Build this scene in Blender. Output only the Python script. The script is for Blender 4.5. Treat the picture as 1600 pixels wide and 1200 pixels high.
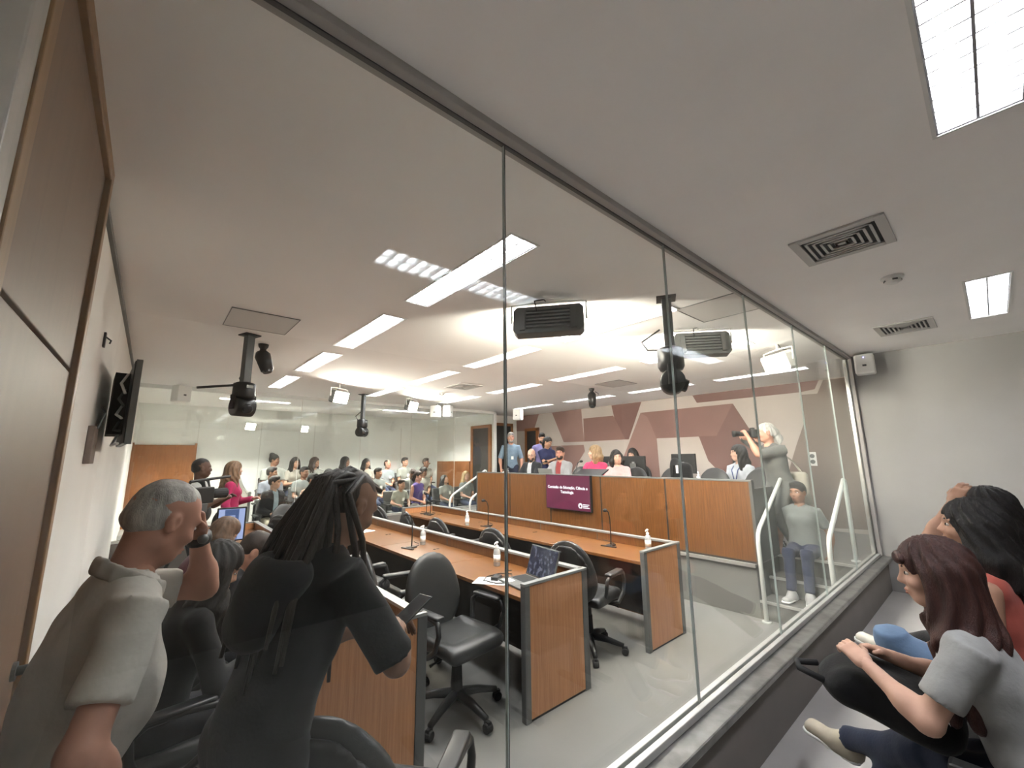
import bpy, bmesh, math, random
import numpy as np
from mathutils import Vector, Matrix

# ---------------------------------------------------------------- scene, camera, world, exposure
for o in list(bpy.data.objects): bpy.data.objects.remove(o)
SC = bpy.context.scene
COL = SC.collection
random.seed(7); RNG = np.random.default_rng(7)
PI = math.pi

CAM_H = 1.70
yaw, pit, rol = math.radians(40.9376), math.radians(10.1355), math.radians(-0.5821)
_fw = Vector((math.sin(yaw)*math.cos(pit), math.cos(yaw)*math.cos(pit), math.sin(pit)))
_rt = Vector((math.cos(yaw), -math.sin(yaw), 0)); _up = _rt.cross(_fw)
_rt2 = math.cos(rol)*_rt + math.sin(rol)*_up; _up2 = -math.sin(rol)*_rt + math.cos(rol)*_up
cam_d = bpy.data.cameras.new('camera'); cam = bpy.data.objects.new('camera', cam_d); COL.objects.link(cam)
M = Matrix.Identity(4)
for i in range(3):
    M[i][0] = _rt2[i]; M[i][1] = _up2[i]; M[i][2] = -_fw[i]
M[2][3] = CAM_H
cam.matrix_world = M
cam_d.sensor_width = 36; cam_d.lens = 645*36/1600; cam_d.clip_start = 0.02; cam_d.clip_end = 60
SC.camera = cam

world = bpy.data.worlds.new('world'); SC.world = world; world.use_nodes = True
world.node_tree.nodes['Background'].inputs[0].default_value = (0.05, 0.05, 0.05, 1)
world.node_tree.nodes['Background'].inputs[1].default_value = 0.3
SC.view_settings.view_transform = 'Standard'; SC.view_settings.look = 'None'
SC.view_settings.gamma = 1; SC.view_settings.use_curve_mapping = False
SC.view_settings.exposure = EXPOSURE = 2.2
SC.cycles.diffuse_bounces = 6; SC.cycles.glossy_bounces = 3; SC.cycles.transmission_bounces = 4; SC.cycles.max_bounces = 8; SC.cycles.transparent_max_bounces = 14
TUBE_POWER = 34.0          # fluorescent tubes in the room
GALLERY_POWER = 34.0       # fluorescent tubes in the near gallery
FAR_POWER = 260.0          # fluorescent tubes over the far audience
FLOOD_POWER = 100.0         # studio floodlights

# ---------------------------------------------------------------- helpers
def mat(name, col, rough=0.6, metal=0.0, noise=0.0, nscale=20.0, bump=0.0, bscale=200.0, emit=None, emit_s=0.0, stretch=None, spec=0.5, sheen=0.0):
    m = bpy.data.materials.new(name); m.use_nodes = True
    nt = m.node_tree; b = nt.nodes['Principled BSDF']
    b.inputs['Base Color'].default_value = (*col, 1); b.inputs['Roughness'].default_value = rough
    b.inputs['Metallic'].default_value = metal; b.inputs['Specular IOR Level'].default_value = spec
    if sheen: b.inputs['Sheen Weight'].default_value = sheen
    if emit:
        b.inputs['Emission Color'].default_value = (*emit, 1); b.inputs['Emission Strength'].default_value = emit_s
    tc = nt.nodes.new('ShaderNodeTexCoord'); src = tc.outputs['Object']
    if stretch:
        mp = nt.nodes.new('ShaderNodeMapping'); mp.inputs['Scale'].default_value = stretch
        nt.links.new(src, mp.inputs['Vector']); src = mp.outputs['Vector']
    if noise > 0:
        n = nt.nodes.new('ShaderNodeTexNoise'); n.inputs['Scale'].default_value = nscale; n.inputs['Detail'].default_value = 5
        nt.links.new(src, n.inputs['Vector'])
        r = nt.nodes.new('ShaderNodeValToRGB')
        r.color_ramp.elements[0].position = 0.3; r.color_ramp.elements[1].position = 0.7
        r.color_ramp.elements[0].color = (*[max(0, c*(1-noise)) for c in col], 1)
        r.color_ramp.elements[1].color = (*[min(1, c*(1+noise)) for c in col], 1)
        nt.links.new(n.outputs['Fac'], r.inputs['Fac']); nt.links.new(r.outputs['Color'], b.inputs['Base Color'])
    if bump > 0:
        n2 = nt.nodes.new('ShaderNodeTexNoise'); n2.inputs['Scale'].default_value = bscale; n2.inputs['Detail'].default_value = 3
        nt.links.new(src, n2.inputs['Vector'])
        bp = nt.nodes.new('ShaderNodeBump'); bp.inputs['Strength'].default_value = bump; bp.inputs['Distance'].default_value = 0.01
        nt.links.new(n2.outputs['Fac'], bp.inputs['Height']); nt.links.new(bp.outputs['Normal'], b.inputs['Normal'])
    return m

def wood(name, c1, c2, rough=0.35, stretch=(14, 14, 0.8), scale=3.0):
    m = bpy.data.materials.new(name); m.use_nodes = True
    nt = m.node_tree; b = nt.nodes['Principled BSDF']; b.inputs['Roughness'].default_value = rough
    tc = nt.nodes.new('ShaderNodeTexCoord'); mp = nt.nodes.new('ShaderNodeMapping'); mp.inputs['Scale'].default_value = stretch
    n = nt.nodes.new('ShaderNodeTexNoise'); n.inputs['Scale'].default_value = scale; n.inputs['Detail'].default_value = 8; n.inputs['Roughness'].default_value = 0.65
    n.inputs['Distortion'].default_value = 0.4
    r = nt.nodes.new('ShaderNodeValToRGB'); r.color_ramp.elements[0].position = 0.32; r.color_ramp.elements[1].position = 0.68
    r.color_ramp.elements[0].color = (*c1, 1); r.color_ramp.elements[1].color = (*c2, 1)
    nt.links.new(tc.outputs['Object'], mp.inputs['Vector']); nt.links.new(mp.outputs['Vector'], n.inputs['Vector'])
    nt.links.new(n.outputs['Fac'], r.inputs['Fac']); nt.links.new(r.outputs['Color'], b.inputs['Base Color'])
    return m

def glass_mat(name, tint, f0=0.040):
    m = bpy.data.materials.new(name); m.use_nodes = True
    nt = m.node_tree; nt.nodes.clear()
    out = nt.nodes.new('ShaderNodeOutputMaterial'); mix = nt.nodes.new('ShaderNodeMixShader')
    tr = nt.nodes.new('ShaderNodeBsdfTransparent'); tr.inputs[0].default_value = (*tint, 1)
    gl = nt.nodes.new('ShaderNodeBsdfGlossy'); gl.inputs['Roughness'].default_value = 0.0; gl.inputs['Color'].default_value = (0.95, 1, 0.98, 1)
    geo = nt.nodes.new('ShaderNodeNewGeometry')
    dt = nt.nodes.new('ShaderNodeVectorMath'); dt.operation = 'DOT_PRODUCT'
    nt.links.new(geo.outputs['Normal'], dt.inputs[0]); nt.links.new(geo.outputs['Incoming'], dt.inputs[1])
    def mth(op, a, b=None):
        n = nt.nodes.new('ShaderNodeMath'); n.operation = op
        for i, v in enumerate((a, b)):
            if v is None: continue
            if isinstance(v, (int, float)): n.inputs[i].default_value = v
            else: nt.links.new(v, n.inputs[i])
        return n.outputs[0]
    c = mth('ABSOLUTE', dt.outputs['Value']); k = mth('POWER', mth('SUBTRACT', 1.0, c), 5.0)
    fr = mth('ADD', mth('MULTIPLY', k, 0.5), f0)
    nt.links.new(fr, mix.inputs[0]); nt.links.new(tr.outputs[0], mix.inputs[1]); nt.links.new(gl.outputs[0], mix.inputs[2])
    nt.links.new(mix.outputs[0], out.inputs[0])
    return m

class MB:
    def __init__(s): s.v = []; s.f = []
    def add(s, vs, fs):
        n = len(s.v); s.v += [tuple(x) for x in vs]; s.f += [tuple(i+n for i in f) for f in fs]; return s
    def box(s, x0, x1, y0, y1, z0, z1, rz=0, piv=None, rot=None):
        vs = [Vector((x, y, z)) for x in (x0, x1) for y in (y0, y1) for z in (z0, z1)]
        if rz or rot:
            R = rot if rot else Matrix.Rotation(rz, 3, 'Z')
            p = Vector(piv) if piv else Vector(((x0+x1)/2, (y0+y1)/2, (z0+z1)/2))
            vs = [p + R @ (v-p) for v in vs]
        return s.add(vs, [(0,1,3,2),(4,6,7,5),(0,4,5,1),(2,3,7,6),(0,2,6,4),(1,5,7,3)])
    def tube(s, pts, r, n=8, cap=True):
        pts = [Vector(p) for p in pts]; m = len(pts)
        rs = r if isinstance(r, (list, tuple)) else [r]*m
        vs = []; prev = None
        for i, p in enumerate(pts):
            d = (pts[min(i+1, m-1)] - pts[max(i-1, 0)])
            d = d.normalized() if d.length > 1e-9 else Vector((0, 0, 1))
            if prev is None:
                a = Vector((0, 0, 1)) if abs(d.z) < 0.9 else Vector((1, 0, 0)); u = d.cross(a).normalized()
            else:
                u = (prev - d*prev.dot(d)).normalized()
            prev = u; w = d.cross(u)
            for k in range(n):
                t = 2*PI*k/n; vs.append(p + (u*math.cos(t) + w*math.sin(t))*rs[i])
        fs = [(i*n+k, i*n+(k+1) % n, (i+1)*n+(k+1) % n, (i+1)*n+k) for i in range(m-1) for k in range(n)]
        if cap: fs += [tuple(range(n-1, -1, -1)), tuple((m-1)*n+k for k in range(n))]
        return s.add(vs, fs)
    def lathe(s, prof, c=(0, 0, 0), n=16, axis='z'):
        vs = []; m = len(prof)
        for (r, h) in prof:
            for k in range(n):
                t = 2*PI*k/n; a, b = r*math.cos(t), r*math.sin(t)
                p = (a, b, h) if axis == 'z' else ((h, a, b) if axis == 'x' else (b, h, a))
                vs.append((c[0]+p[0], c[1]+p[1], c[2]+p[2]))
        fs = [(i*n+k, i*n+(k+1) % n, (i+1)*n+(k+1) % n, (i+1)*n+k) for i in range(m-1) for k in range(n)]
        fs += [tuple(range(n-1, -1, -1)), tuple((m-1)*n+k for k in range(n))]
        return s.add(vs, fs)
    def prism(s, poly, h0, h1, axis='z'):
        def pt(a, b, h): return {'z': (a, b, h), 'x': (h, a, b), 'y': (a, h, b)}[axis]
        n = len(poly); vs = [pt(a, b, h0) for a, b in poly] + [pt(a, b, h1) for a, b in poly]
        fs = [tuple(range(n-1, -1, -1)), tuple(range(n, 2*n))] + [(i, (i+1) % n, n+(i+1) % n, n+i) for i in range(n)]
        return s.add(vs, fs)
    def ell(s, c, r, R=None, nu=10, nv=7):
        c = Vector(c); vs = []; fs = []
        for j in range(nv+1):
            th = PI*j/nv
            for i in range(nu):
                ph = 2*PI*i/nu
                p = Vector((r[0]*math.sin(th)*math.cos(ph), r[1]*math.sin(th)*math.sin(ph), r[2]*math.cos(th)))
                vs.append(c + (R @ p if R else p))
        for j in range(nv):
            for i in range(nu):
                fs.append((j*nu+i, (j+1)*nu+i, (j+1)*nu+(i+1) % nu, j*nu+(i+1) % nu))
        return s.add(vs, fs)
    def build(s, name, m, parent=None, bevel=0.0, smooth=False, off=None, seg=2):
        me = bpy.data.meshes.new(name)
        vs = s.v if off is None else [(v[0]-off[0], v[1]-off[1], v[2]-off[2]) for v in s.v]
        me.from_pydata(vs, [], s.f)
        bm = bmesh.new(); bm.from_mesh(me)
        bmesh.ops.recalc_face_normals(bm, faces=bm.faces)
        if bevel > 0:
            es = [e for e in bm.edges if len(e.link_faces) == 2 and e.calc_face_angle(0) > 0.6]
            bmesh.ops.bevel(bm, geom=es, offset=bevel, segments=seg, profile=0.5, affect='EDGES', clamp_overlap=True)
        bm.to_mesh(me); bm.free()
        if smooth: me.polygons.foreach_set('use_smooth', [True]*len(me.polygons))
        me.materials.append(m)
        o = bpy.data.objects.new(name, me); COL.objects.link(o)
        if parent: o.parent = parent
        return o

def tag(o, label, cat, group=None, kind=None):
    if label: o['label'] = label
    if cat: o['category'] = cat
    if group: o['group'] = group
    if kind: o['kind'] = kind
    return o
def thing(name, label, cat, loc=(0, 0, 0), rz=0, group=None):
    o = bpy.data.objects.new(name, None); COL.objects.link(o); o.empty_display_size = 0.05
    o.location = loc; o.rotation_euler = (0, 0, rz)
    return tag(o, label, cat, group)
def struct(o, label=None):
    o['kind'] = 'structure'
    if label: o['label'] = label
    return o
def sroot(name, label=None, loc=(0, 0, 0)):
    o = bpy.data.objects.new(name, None); COL.objects.link(o); o.empty_display_size = 0.05; o.location = loc
    return struct(o, label)
def copy_tree(o, parent=None):
    c = o.copy(); COL.objects.link(c); c.parent = parent
    for ch in list(o.children): copy_tree(ch, c)
    return c

# ---------------------------------------------------------------- signed-distance modelling (smooth organic forms)
class SDF:
    """list of primitives; evaluated on a grid, surface extracted with surface nets"""
    def __init__(s): s.ops = []
    def cone(s, a, b, r1, r2, k=0.02, op='u'): s.ops.append((op, 'c', (np.array(a, float), np.array(b, float), r1, r2), k)); return s
    def ell(s, c, r, R=None, k=0.02, op='u'):
        s.ops.append((op, 'e', (np.array(c, float), np.array(r, float), np.eye(3) if R is None else np.array(R, float)), k)); return s
    def box(s, c, h, rad, R=None, k=0.02, op='u'):
        s.ops.append((op, 'b', (np.array(c, float), np.array(h, float), rad, np.eye(3) if R is None else np.array(R, float)), k)); return s
    def plane(s, p, n, k=0.0):      # keep the side the normal points away from
        n = np.array(n, float); n /= np.linalg.norm(n); s.ops.append(('i', 'p', (np.array(p, float), n), k)); return s
    def cutplane(s, p, n, c, r): return s
    @staticmethod
    def _bb(t, p):
        if t == 'c':
            a, b, r1, r2 = p; r = max(r1, r2); return np.minimum(a, b)-r, np.maximum(a, b)+r
        if t == 'e':
            c, r, R = p; e = np.sqrt(((R*r[None, :])**2).sum(1)); return c-e, c+e
        if t == 'b':
            c, h, rad, R = p; e = np.abs(R) @ h; return c-e, c+e
    @staticmethod
    def _ev(t, p, X, Y, Z):
        if t == 'c':
            a, b, r1, r2 = p; ba = b-a; L = float(ba @ ba) + 1e-12
            px, py, pz = X-a[0], Y-a[1], Z-a[2]
            tt = np.clip((px*ba[0]+py*ba[1]+pz*ba[2])/L, 0, 1)
            return np.sqrt((px-tt*ba[0])**2+(py-tt*ba[1])**2+(pz-tt*ba[2])**2) - (r1+(r2-r1)*tt)
        if t == 'p':
            q, n = p; return (X-q[0])*n[0]+(Y-q[1])*n[1]+(Z-q[2])*n[2]
        c = p[0]; R = p[-1]; px, py, pz = X-c[0], Y-c[1], Z-c[2]
        u = px*R[0, 0]+py*R[1, 0]+pz*R[2, 0]; v = px*R[0, 1]+py*R[1, 1]+pz*R[2, 1]; w = px*R[0, 2]+py*R[1, 2]+pz*R[2, 2]
        if t == 'e':
            r = p[1]
            k0 = np.sqrt((u/r[0])**2+(v/r[1])**2+(w/r[2])**2); k1 = np.sqrt((u/r[0]**2)**2+(v/r[1]**2)**2+(w/r[2]**2)**2)
            return k0*(k0-1)/np.maximum(k1, 1e-6)
        h, rad = p[1], p[2]
        a, b, c2 = np.abs(u)-h[0]+rad, np.abs(v)-h[1]+rad, np.abs(w)-h[2]+rad
        return np.sqrt(np.maximum(a, 0)**2+np.maximum(b, 0)**2+np.maximum(c2, 0)**2)+np.minimum(np.maximum(a, np.maximum(b, c2)), 0)-rad
    def mesh(s, vox, lo=None, hi=None, disp=None):
        if lo is None:
            bbs = [SDF._bb(t, p) for op, t, p, k in s.ops if op == 'u']
            lo = np.min([b[0] for b in bbs], 0); hi = np.max([b[1] for b in bbs], 0)
        lo = np.array(lo, float)-2.5*vox; hi = np.array(hi, float)+2.5*vox
        n = np.maximum(4, np.ceil((hi-lo)/vox).astype(int)+1)
        ax = [(lo[i]+vox*np.arange(n[i])).astype(np.float32) for i in range(3)]
        F = np.full(tuple(n), 0.25, np.float32)
        for op, t, p, k in s.ops:
            if op == 'i':
                d = SDF._ev(t, p, ax[0][:, None, None], ax[1][None, :, None], ax[2][None, None, :])
                F = np.maximum(F, d.astype(np.float32)); continue
            b0, b1 = SDF._bb(t, p); mg = k+3*vox
            i0 = np.clip(np.floor((b0-mg-lo)/vox).astype(int), 0, n); i1 = np.clip(np.ceil((b1+mg-lo)/vox).astype(int)+1, 0, n)
            if np.any(i1 <= i0): continue
            sl = tuple(slice(i0[i], i1[i]) for i in range(3))
            d = SDF._ev(t, p, ax[0][sl[0]][:, None, None], ax[1][sl[1]][None, :, None], ax[2][sl[2]][None, None, :]).astype(np.float32)
            G = F[sl]
            if op == 'u':
                if k > 0:
                    h = np.maximum(k-np.abs(G-d), 0)/k; F[sl] = np.minimum(G, d)-h*h*k*0.25
                else: F[sl] = np.minimum(G, d)
            else:
                if k > 0:
                    h = np.maximum(k-np.abs(G+d), 0)/k; F[sl] = np.maximum(G, -d)+h*h*k*0.25
                else: F[sl] = np.maximum(G, -d)
        if disp is not None:
            F = F + disp(ax[0][:, None, None], ax[1][None, :, None], ax[2][None, None, :]).astype(np.float32)
        return surface_nets(F, lo, vox)

def surface_nets(F, lo, vox):
    S = F < 0
    nx, ny, nz = F.shape
    cnt = np.zeros((nx-1, ny-1, nz-1), np.int8)
    acc = np.zeros((nx-1, ny-1, nz-1, 3), np.float32)
    def sub(A, i, j, k): return A[i:nx-1+i, j:ny-1+j, k:nz-1+k]
    corners = [(i, j, k) for i in (0, 1) for j in (0, 1) for k in (0, 1)]
    allin = np.ones_like(cnt, bool); anyin = np.zeros_like(cnt, bool)
    for c in corners:
        q = sub(S, *c); allin &= q; anyin |= q
    act = anyin & ~allin
    idx = np.argwhere(act)
    if len(idx) == 0: return np.zeros((0, 3)), np.zeros((0, 4), int)
    I, J, K = idx.T
    vals = {c: F[I+c[0], J+c[1], K+c[2]] for c in corners}
    pos = np.zeros((len(idx), 3), np.float64); num = np.zeros(len(idx))
    for c in corners:
        for a in range(3):
            if c[a]: continue
            d = list(c); d[a] = 1; d = tuple(d)
            f0, f1 = vals[c], vals[d]; m = (f0 < 0) != (f1 < 0)
            t = np.where(m, f0/np.where(m, f0-f1, 1), 0)
            pp = np.tile(np.array(c, float), (len(idx), 1)); pp[:, a] += t
            pos[m] += pp[m]; num += m
    pos = (pos/num[:, None]+idx)*vox+lo
    imap = np.full(act.shape, -1, np.int64); imap[I, J, K] = np.arange(len(idx))
    faces = []
    for a in range(3):
        b, c = (a+1) % 3, (a+2) % 3
        s0 = [slice(1, -1)]*3; s1 = [slice(1, -1)]*3
        s0[a] = slice(0, -1); s1[a] = slice(1, None)
        A0, A1 = S[tuple(s0)], S[tuple(s1)]
        e = np.argwhere(A0 != A1)
        if len(e) == 0: continue
        flip = A0[tuple(e.T)]
        base = e.copy(); base[:, b] += 1; base[:, c] += 1
        def cell(db, dc):
            q = base.copy(); q[:, b] -= db; q[:, c] -= dc; return imap[tuple(q.T)]
        qd = np.stack([cell(1, 1), cell(0, 1), cell(0, 0), cell(1, 0)], 1)
        qd[~flip] = qd[~flip][:, ::-1]
        faces.append(qd)
    return pos, np.concatenate(faces)

def np_obj(name, V, Fq, m, parent=None, off=(0, 0, 0), smooth=True, extra=None):
    V = np.asarray(V, float)-np.asarray(off, float); Fq = [tuple(int(i) for i in f) for f in Fq]
    V = [tuple(v) for v in V]
    if extra:
        for (v2, f2) in extra:
            n = len(V); V += [tuple(np.asarray(v, float)-np.asarray(off, float)) for v in v2]; Fq += [tuple(int(i)+n for i in f) for f in f2]
    me = bpy.data.meshes.new(name); me.from_pydata(V, [], Fq)
    if smooth: me.polygons.foreach_set('use_smooth', [True]*len(me.polygons))
    me.materials.append(m)
    o = bpy.data.objects.new(name, me); COL.objects.link(o)
    if parent: o.parent = parent
    return o
def sdf_obj(name, sdf, vox, m, parent=None, off=(0, 0, 0), disp=None):
    V, Fq = sdf.mesh(vox, disp=disp)
    return np_obj(name, V, Fq, m, parent, off)
# ---------------------------------------------------------------- materials
m_ceil = mat('ceiling_paint', (0.91, 0.895, 0.875), 0.9, noise=0.015, nscale=3)
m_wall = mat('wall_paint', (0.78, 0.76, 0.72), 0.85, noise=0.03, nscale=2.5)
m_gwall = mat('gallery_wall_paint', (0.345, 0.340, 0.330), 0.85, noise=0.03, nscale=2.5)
m_bwall = mat('back_wall_panel', (0.84, 0.85, 0.82), 0.8, noise=0.02, nscale=2)
m_plat = mat('platform_paint', (0.125, 0.123, 0.116), 0.7, noise=0.04, nscale=3)
m_walldark = mat('wall_paint_grey', (0.66, 0.66, 0.62), 0.8, noise=0.03, nscale=2.5)
m_floor = mat('vinyl_floor', (0.158, 0.155, 0.146), 0.42, noise=0.05, nscale=1.4, bump=0.02, bscale=60)
m_gfloor = mat('gallery_floor', (0.36, 0.345, 0.33), 0.5, noise=0.06, nscale=3)
m_alu = mat('brushed_aluminium', (0.62, 0.62, 0.60), 0.35, 0.75, noise=0.06, nscale=14)
m_alu_rail = mat('rail_aluminium', (0.40, 0.385, 0.37), 0.6, 0.0)
m_stone = mat('sill_steel', (0.19, 0.187, 0.18), 0.3, 0.65, noise=0.35, nscale=9, bump=0.05, bscale=30)
m_sillwall = mat('sill_wall_paint', (0.15, 0.135, 0.122), 0.8, noise=0.05, nscale=4)
m_vent = mat('vent_grey', (0.50, 0.49, 0.475), 0.5, 0.1)
m_hatch = mat('hatch_paint', (0.62, 0.60, 0.575), 0.8)
m_gback = mat('gallery_back_wall', (0.22, 0.20, 0.18), 0.8, noise=0.05, nscale=3)
m_dark = mat('dark_gap', (0.015, 0.015, 0.015), 0.7)
m_joint = mat('glass_joint', (0.02, 0.025, 0.023), 0.3)
m_joint_hl = mat('glass_joint_highlight', (0.55, 0.62, 0.60), 0.2)  # white highlight of the glass joints, put into a pale colour
m_glass = glass_mat('clear_glass', (0.965, 0.975, 0.97))
m_glass2 = glass_mat('far_glass', (0.95, 0.965, 0.955), 0.045)
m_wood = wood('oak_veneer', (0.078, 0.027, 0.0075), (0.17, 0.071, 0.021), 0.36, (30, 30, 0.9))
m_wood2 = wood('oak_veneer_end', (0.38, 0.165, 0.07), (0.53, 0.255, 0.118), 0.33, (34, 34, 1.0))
m_top = wood('oak_tabletop', (0.112, 0.042, 0.0115), (0.172, 0.072, 0.0215), 0.3, (22, 0.9, 22), 3.5)
m_door = wood('door_veneer', (0.13, 0.068, 0.036), (0.17, 0.093, 0.05), 0.5, (12, 12, 0.7), 2.5)
m_doorframe = wood('door_frame', (0.20, 0.10, 0.03), (0.28, 0.15, 0.055), 0.45, (12, 12, 0.7), 2.5)
m_fdoor = wood('far_door_veneer', (0.24, 0.085, 0.025), (0.32, 0.125, 0.04), 0.4)
m_metal = mat('grey_metal', (0.13, 0.133, 0.13), 0.5, 0.3)
m_metal_d = mat('dark_grey_metal', (0.095, 0.10, 0.10), 0.45, 0.3)
m_cap = mat('grey_cap', (0.25, 0.255, 0.25), 0.4, 0.3)
m_modesty = mat('modesty_panel', (0.028, 0.025, 0.023), 0.6)
m_black = mat('black_plastic', (0.010, 0.010, 0.0105), 0.42)
m_black2 = mat('black_matt', (0.007, 0.007, 0.0075), 0.75)
m_leather = mat('black_leather', (0.020, 0.0205, 0.0205), 0.36, noise=0.1, nscale=60, bump=0.10, bscale=450)
m_leather_g = mat('grey_upholstery', (0.06, 0.06, 0.059), 0.55, noise=0.08, nscale=40)
m_white = mat('white_plastic', (0.72, 0.72, 0.70), 0.4)
m_offwhite = mat('white_metal', (0.70, 0.70, 0.68), 0.45)
m_refl = mat('louvre_aluminium', (0.26, 0.26, 0.265), 0.4, 0.2)
m_rail_white = mat('painted_steel_rail', (0.66, 0.68, 0.66), 0.3, 0.2)
m_pink = mat('mural_rose', (0.225, 0.127, 0.109), 0.85, noise=0.05, nscale=3)
m_pink2 = mat('mural_rose_light', (0.27, 0.163, 0.14), 0.85, noise=0.05, nscale=3)
m_pink3 = mat('mural_rose_dark', (0.18, 0.098, 0.085), 0.85, noise=0.05, nscale=3)
m_tan = mat('mural_taupe', (0.20, 0.153, 0.129), 0.85, noise=0.04, nscale=3)
m_cream = mat('mural_cream', (0.46, 0.405, 0.365), 0.85, noise=0.03, nscale=3)
m_paper = mat('paper', (0.80, 0.80, 0.78), 0.7)
m_screen_off = mat('monitor_black', (0.02, 0.022, 0.024), 0.15)

ZC = 2.90; XL = -0.29; XM = 8.12; YG = 1.06; YF = 8.55; YB = 11.43; XG = 6.5; XF = 6.78; ZG = 0.18; ZS = 0.55; ZP = 0.54

# ---------------------------------------------------------------- shell
struct(MB().box(XL, XM, YG, YF, -0.1, 0.0).build('floor', m_floor), 'pale grey vinyl floor of the committee room')
struct(MB().box(XL, XG, -2.3, 1.1, -0.1, ZG).build('floor_gallery', m_gfloor), 'dark grey raised floor of the viewing gallery')
struct(MB().box(XL, XF, YF, YB, -0.1, 0.06).build('floor_back', m_gfloor), 'floor under the far audience')
lights = []   # (x0,x1,y0,y1,long axis,detailed,gallery)
for i, (xa, xb) in enumerate(((1.36, 1.555), (3.0, 3.2), (4.63, 4.84), (6.72, 6.91))):
    for j, (ya, yb) in enumerate(((1.56, 2.81), (3.20, 4.44), (4.82, 6.06), (6.52, 7.76))):
        lights.append((xa, xb, ya, yb, 'y', i == 0 and j == 0 or (i <= 1 and j <= 1), False))
for xa in (0.91, 4.25): lights.append((xa, xa+1.24, -0.235, -0.02, 'x', True, True))
for xa in (0.91, 4.25): lights.append((xa, xa+1.24, 9.65, 9.85, 'x', False, True))
holes = [l[:4] for l in lights]
xs = sorted({XL-0.1, XM+0.1, *[h[0] for h in holes], *[h[1] for h in holes]}); ys = sorted({-2.4, YB+0.1, *[h[2] for h in holes], *[h[3] for h in holes]})
cb = MB()
for i in range(len(xs)-1):
    for j in range(len(ys)-1):
        cx, cy = (xs[i]+xs[i+1])/2, (ys[j]+ys[j+1])/2
        if any(h[0] < cx < h[1] and h[2] < cy < h[3] for h in holes): continue
        cb.add([(xs[i], ys[j], ZC), (xs[i+1], ys[j], ZC), (xs[i+1], ys[j+1], ZC), (xs[i], ys[j+1], ZC)], [(0, 3, 2, 1)])
ceil_o = struct(cb.build('ceiling', m_ceil), 'plain off-white plaster ceiling')
bm = bmesh.new(); bm.from_mesh(ceil_o.data)
for f in bm.faces:
    if f.normal.z > 0: f.normal_flip()
bm.to_mesh(ceil_o.data); bm.free()
struct(MB().box(XL-0.2, XM+0.2, -2.5, YB+0.2, ZC+0.13, ZC+0.2).build('ceiling_slab', m_walldark), 'slab above the ceiling')

struct(MB().box(XL-0.12, XL, -2.3, YB, 0, ZC).build('wall_left', m_wall), 'cream painted wall at the left with the wooden door')
struct(MB().box(XL, XG, -2.42, -2.3, 0, ZC).build('wall_gallery_back', m_gback), 'gallery rear wall')
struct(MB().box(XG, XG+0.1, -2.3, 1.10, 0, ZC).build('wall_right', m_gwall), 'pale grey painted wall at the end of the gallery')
wm = struct(MB().box(XM, XM+0.12, 0.8, YB, 0, ZC).build('wall_mural', m_cream), 'cream end wall painted with large rose and taupe shapes')
struct(MB().box(XG+0.1, XM, 0.80, 0.90, 0, ZC).build('wall_alcove_near', m_tan))
struct(MB().box(XF+0.08, XM, 9.17, 9.27, 0, ZC).build('wall_alcove_far', m_wall), 'white wall behind the far end of the dais')
struct(MB().box(XL, XF+0.1, YB, YB+0.1, 0, ZC).build('wall_back', m_bwall), 'pale panelled wall behind the seated audience')
struct(MB().box(XF, XF+0.08, YF+0.05, YB, 0, ZC).build('wall_gallery_end_far', m_bwall), 'grey end wall of the far audience gallery')
# panel joints of the back wall
for x in (0.75, 1.95, 3.15, 4.35, 5.55):
    struct(MB().box(x, x+0.012, YB-0.006, YB, 0.1, 2.6).build('trim_1', m_walldark))
# shadow gap between left wall and ceiling
struct(MB().box(XL, XL+0.018, 2.3, 8.5, ZC-0.035, ZC).build('trim_2', m_metal), 'thin grey shadow strip under the ceiling along the left wall')

# ---- the painted mural: flat coloured fields on the wall
from_px = []
_R = np.array([[*_rt2], [*(-_up2)], [*_fw]])
def on_x(px, py, X):
    d = _R.T @ np.array([(px-800)/645., (py-600)/645., 1.0]); t = X/d[0]; return (t*d[1], CAM_H+t*d[2])
def mural(pts, m, d=0.004):
    poly = [on_x(x, y, XM) for x, y in pts]
    poly = [(a, min(ZC, max(ZP, b))) for a, b in poly]
    MB().prism(poly, XM-d, XM, 'x').build('mural_panel', m, wm)
mural([(805, 651), (842, 646), (834, 673), (805, 674)], m_pink2)
mural([(862.7, 645), (908, 639), (913, 690), (881, 691)], m_pink2)
mural([(911.6, 654), (958, 649.5), (969, 670), (977, 686.6), (913, 690)], m_pink)
mural([(955.5, 633.6), (1002, 628), (982.5, 686.6), (977, 686.6), (969, 670), (960, 653)], m_pink3)
mural([(861, 697), (912, 695), (914, 705), (890, 745), (861, 745)], m_pink2)
mural([(1001, 645), (1012, 652), (1026, 685), (1033, 760), (955, 760), (980, 700)], m_pink2, 0.005)
mural([(1001, 645), (1145, 630.5), (1120, 681), (1026, 685), (1015, 660)], m_pink)
mural([(1145, 630.5), (1182, 687), (1228, 760), (1140, 760), (1122, 735), (1107, 720), (1092, 681.7), (1120, 681)], m_pink3, 0.005)
mural([(1082, 618), (1279, 594), (1273, 608), (1250, 613), (1089, 629.5)], m_pink3)
mural([(1251, 617), (1277, 615), (1286, 594), (1340, 587), (1400, 830), (1225, 832), (1233, 735), (1244, 697), (1256, 662)], m_tan)
y_, z_ = on_x(1270, 717, XM)
so = thing('wall_socket', 'white double socket plate on the taupe part of the mural wall', 'socket', (XM-0.006, y_, z_))
MB().box(-0.008, 0.002, -0.055, 0.055, -0.11, 0.11).build('plate', m_white, so, 0.004)
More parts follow.
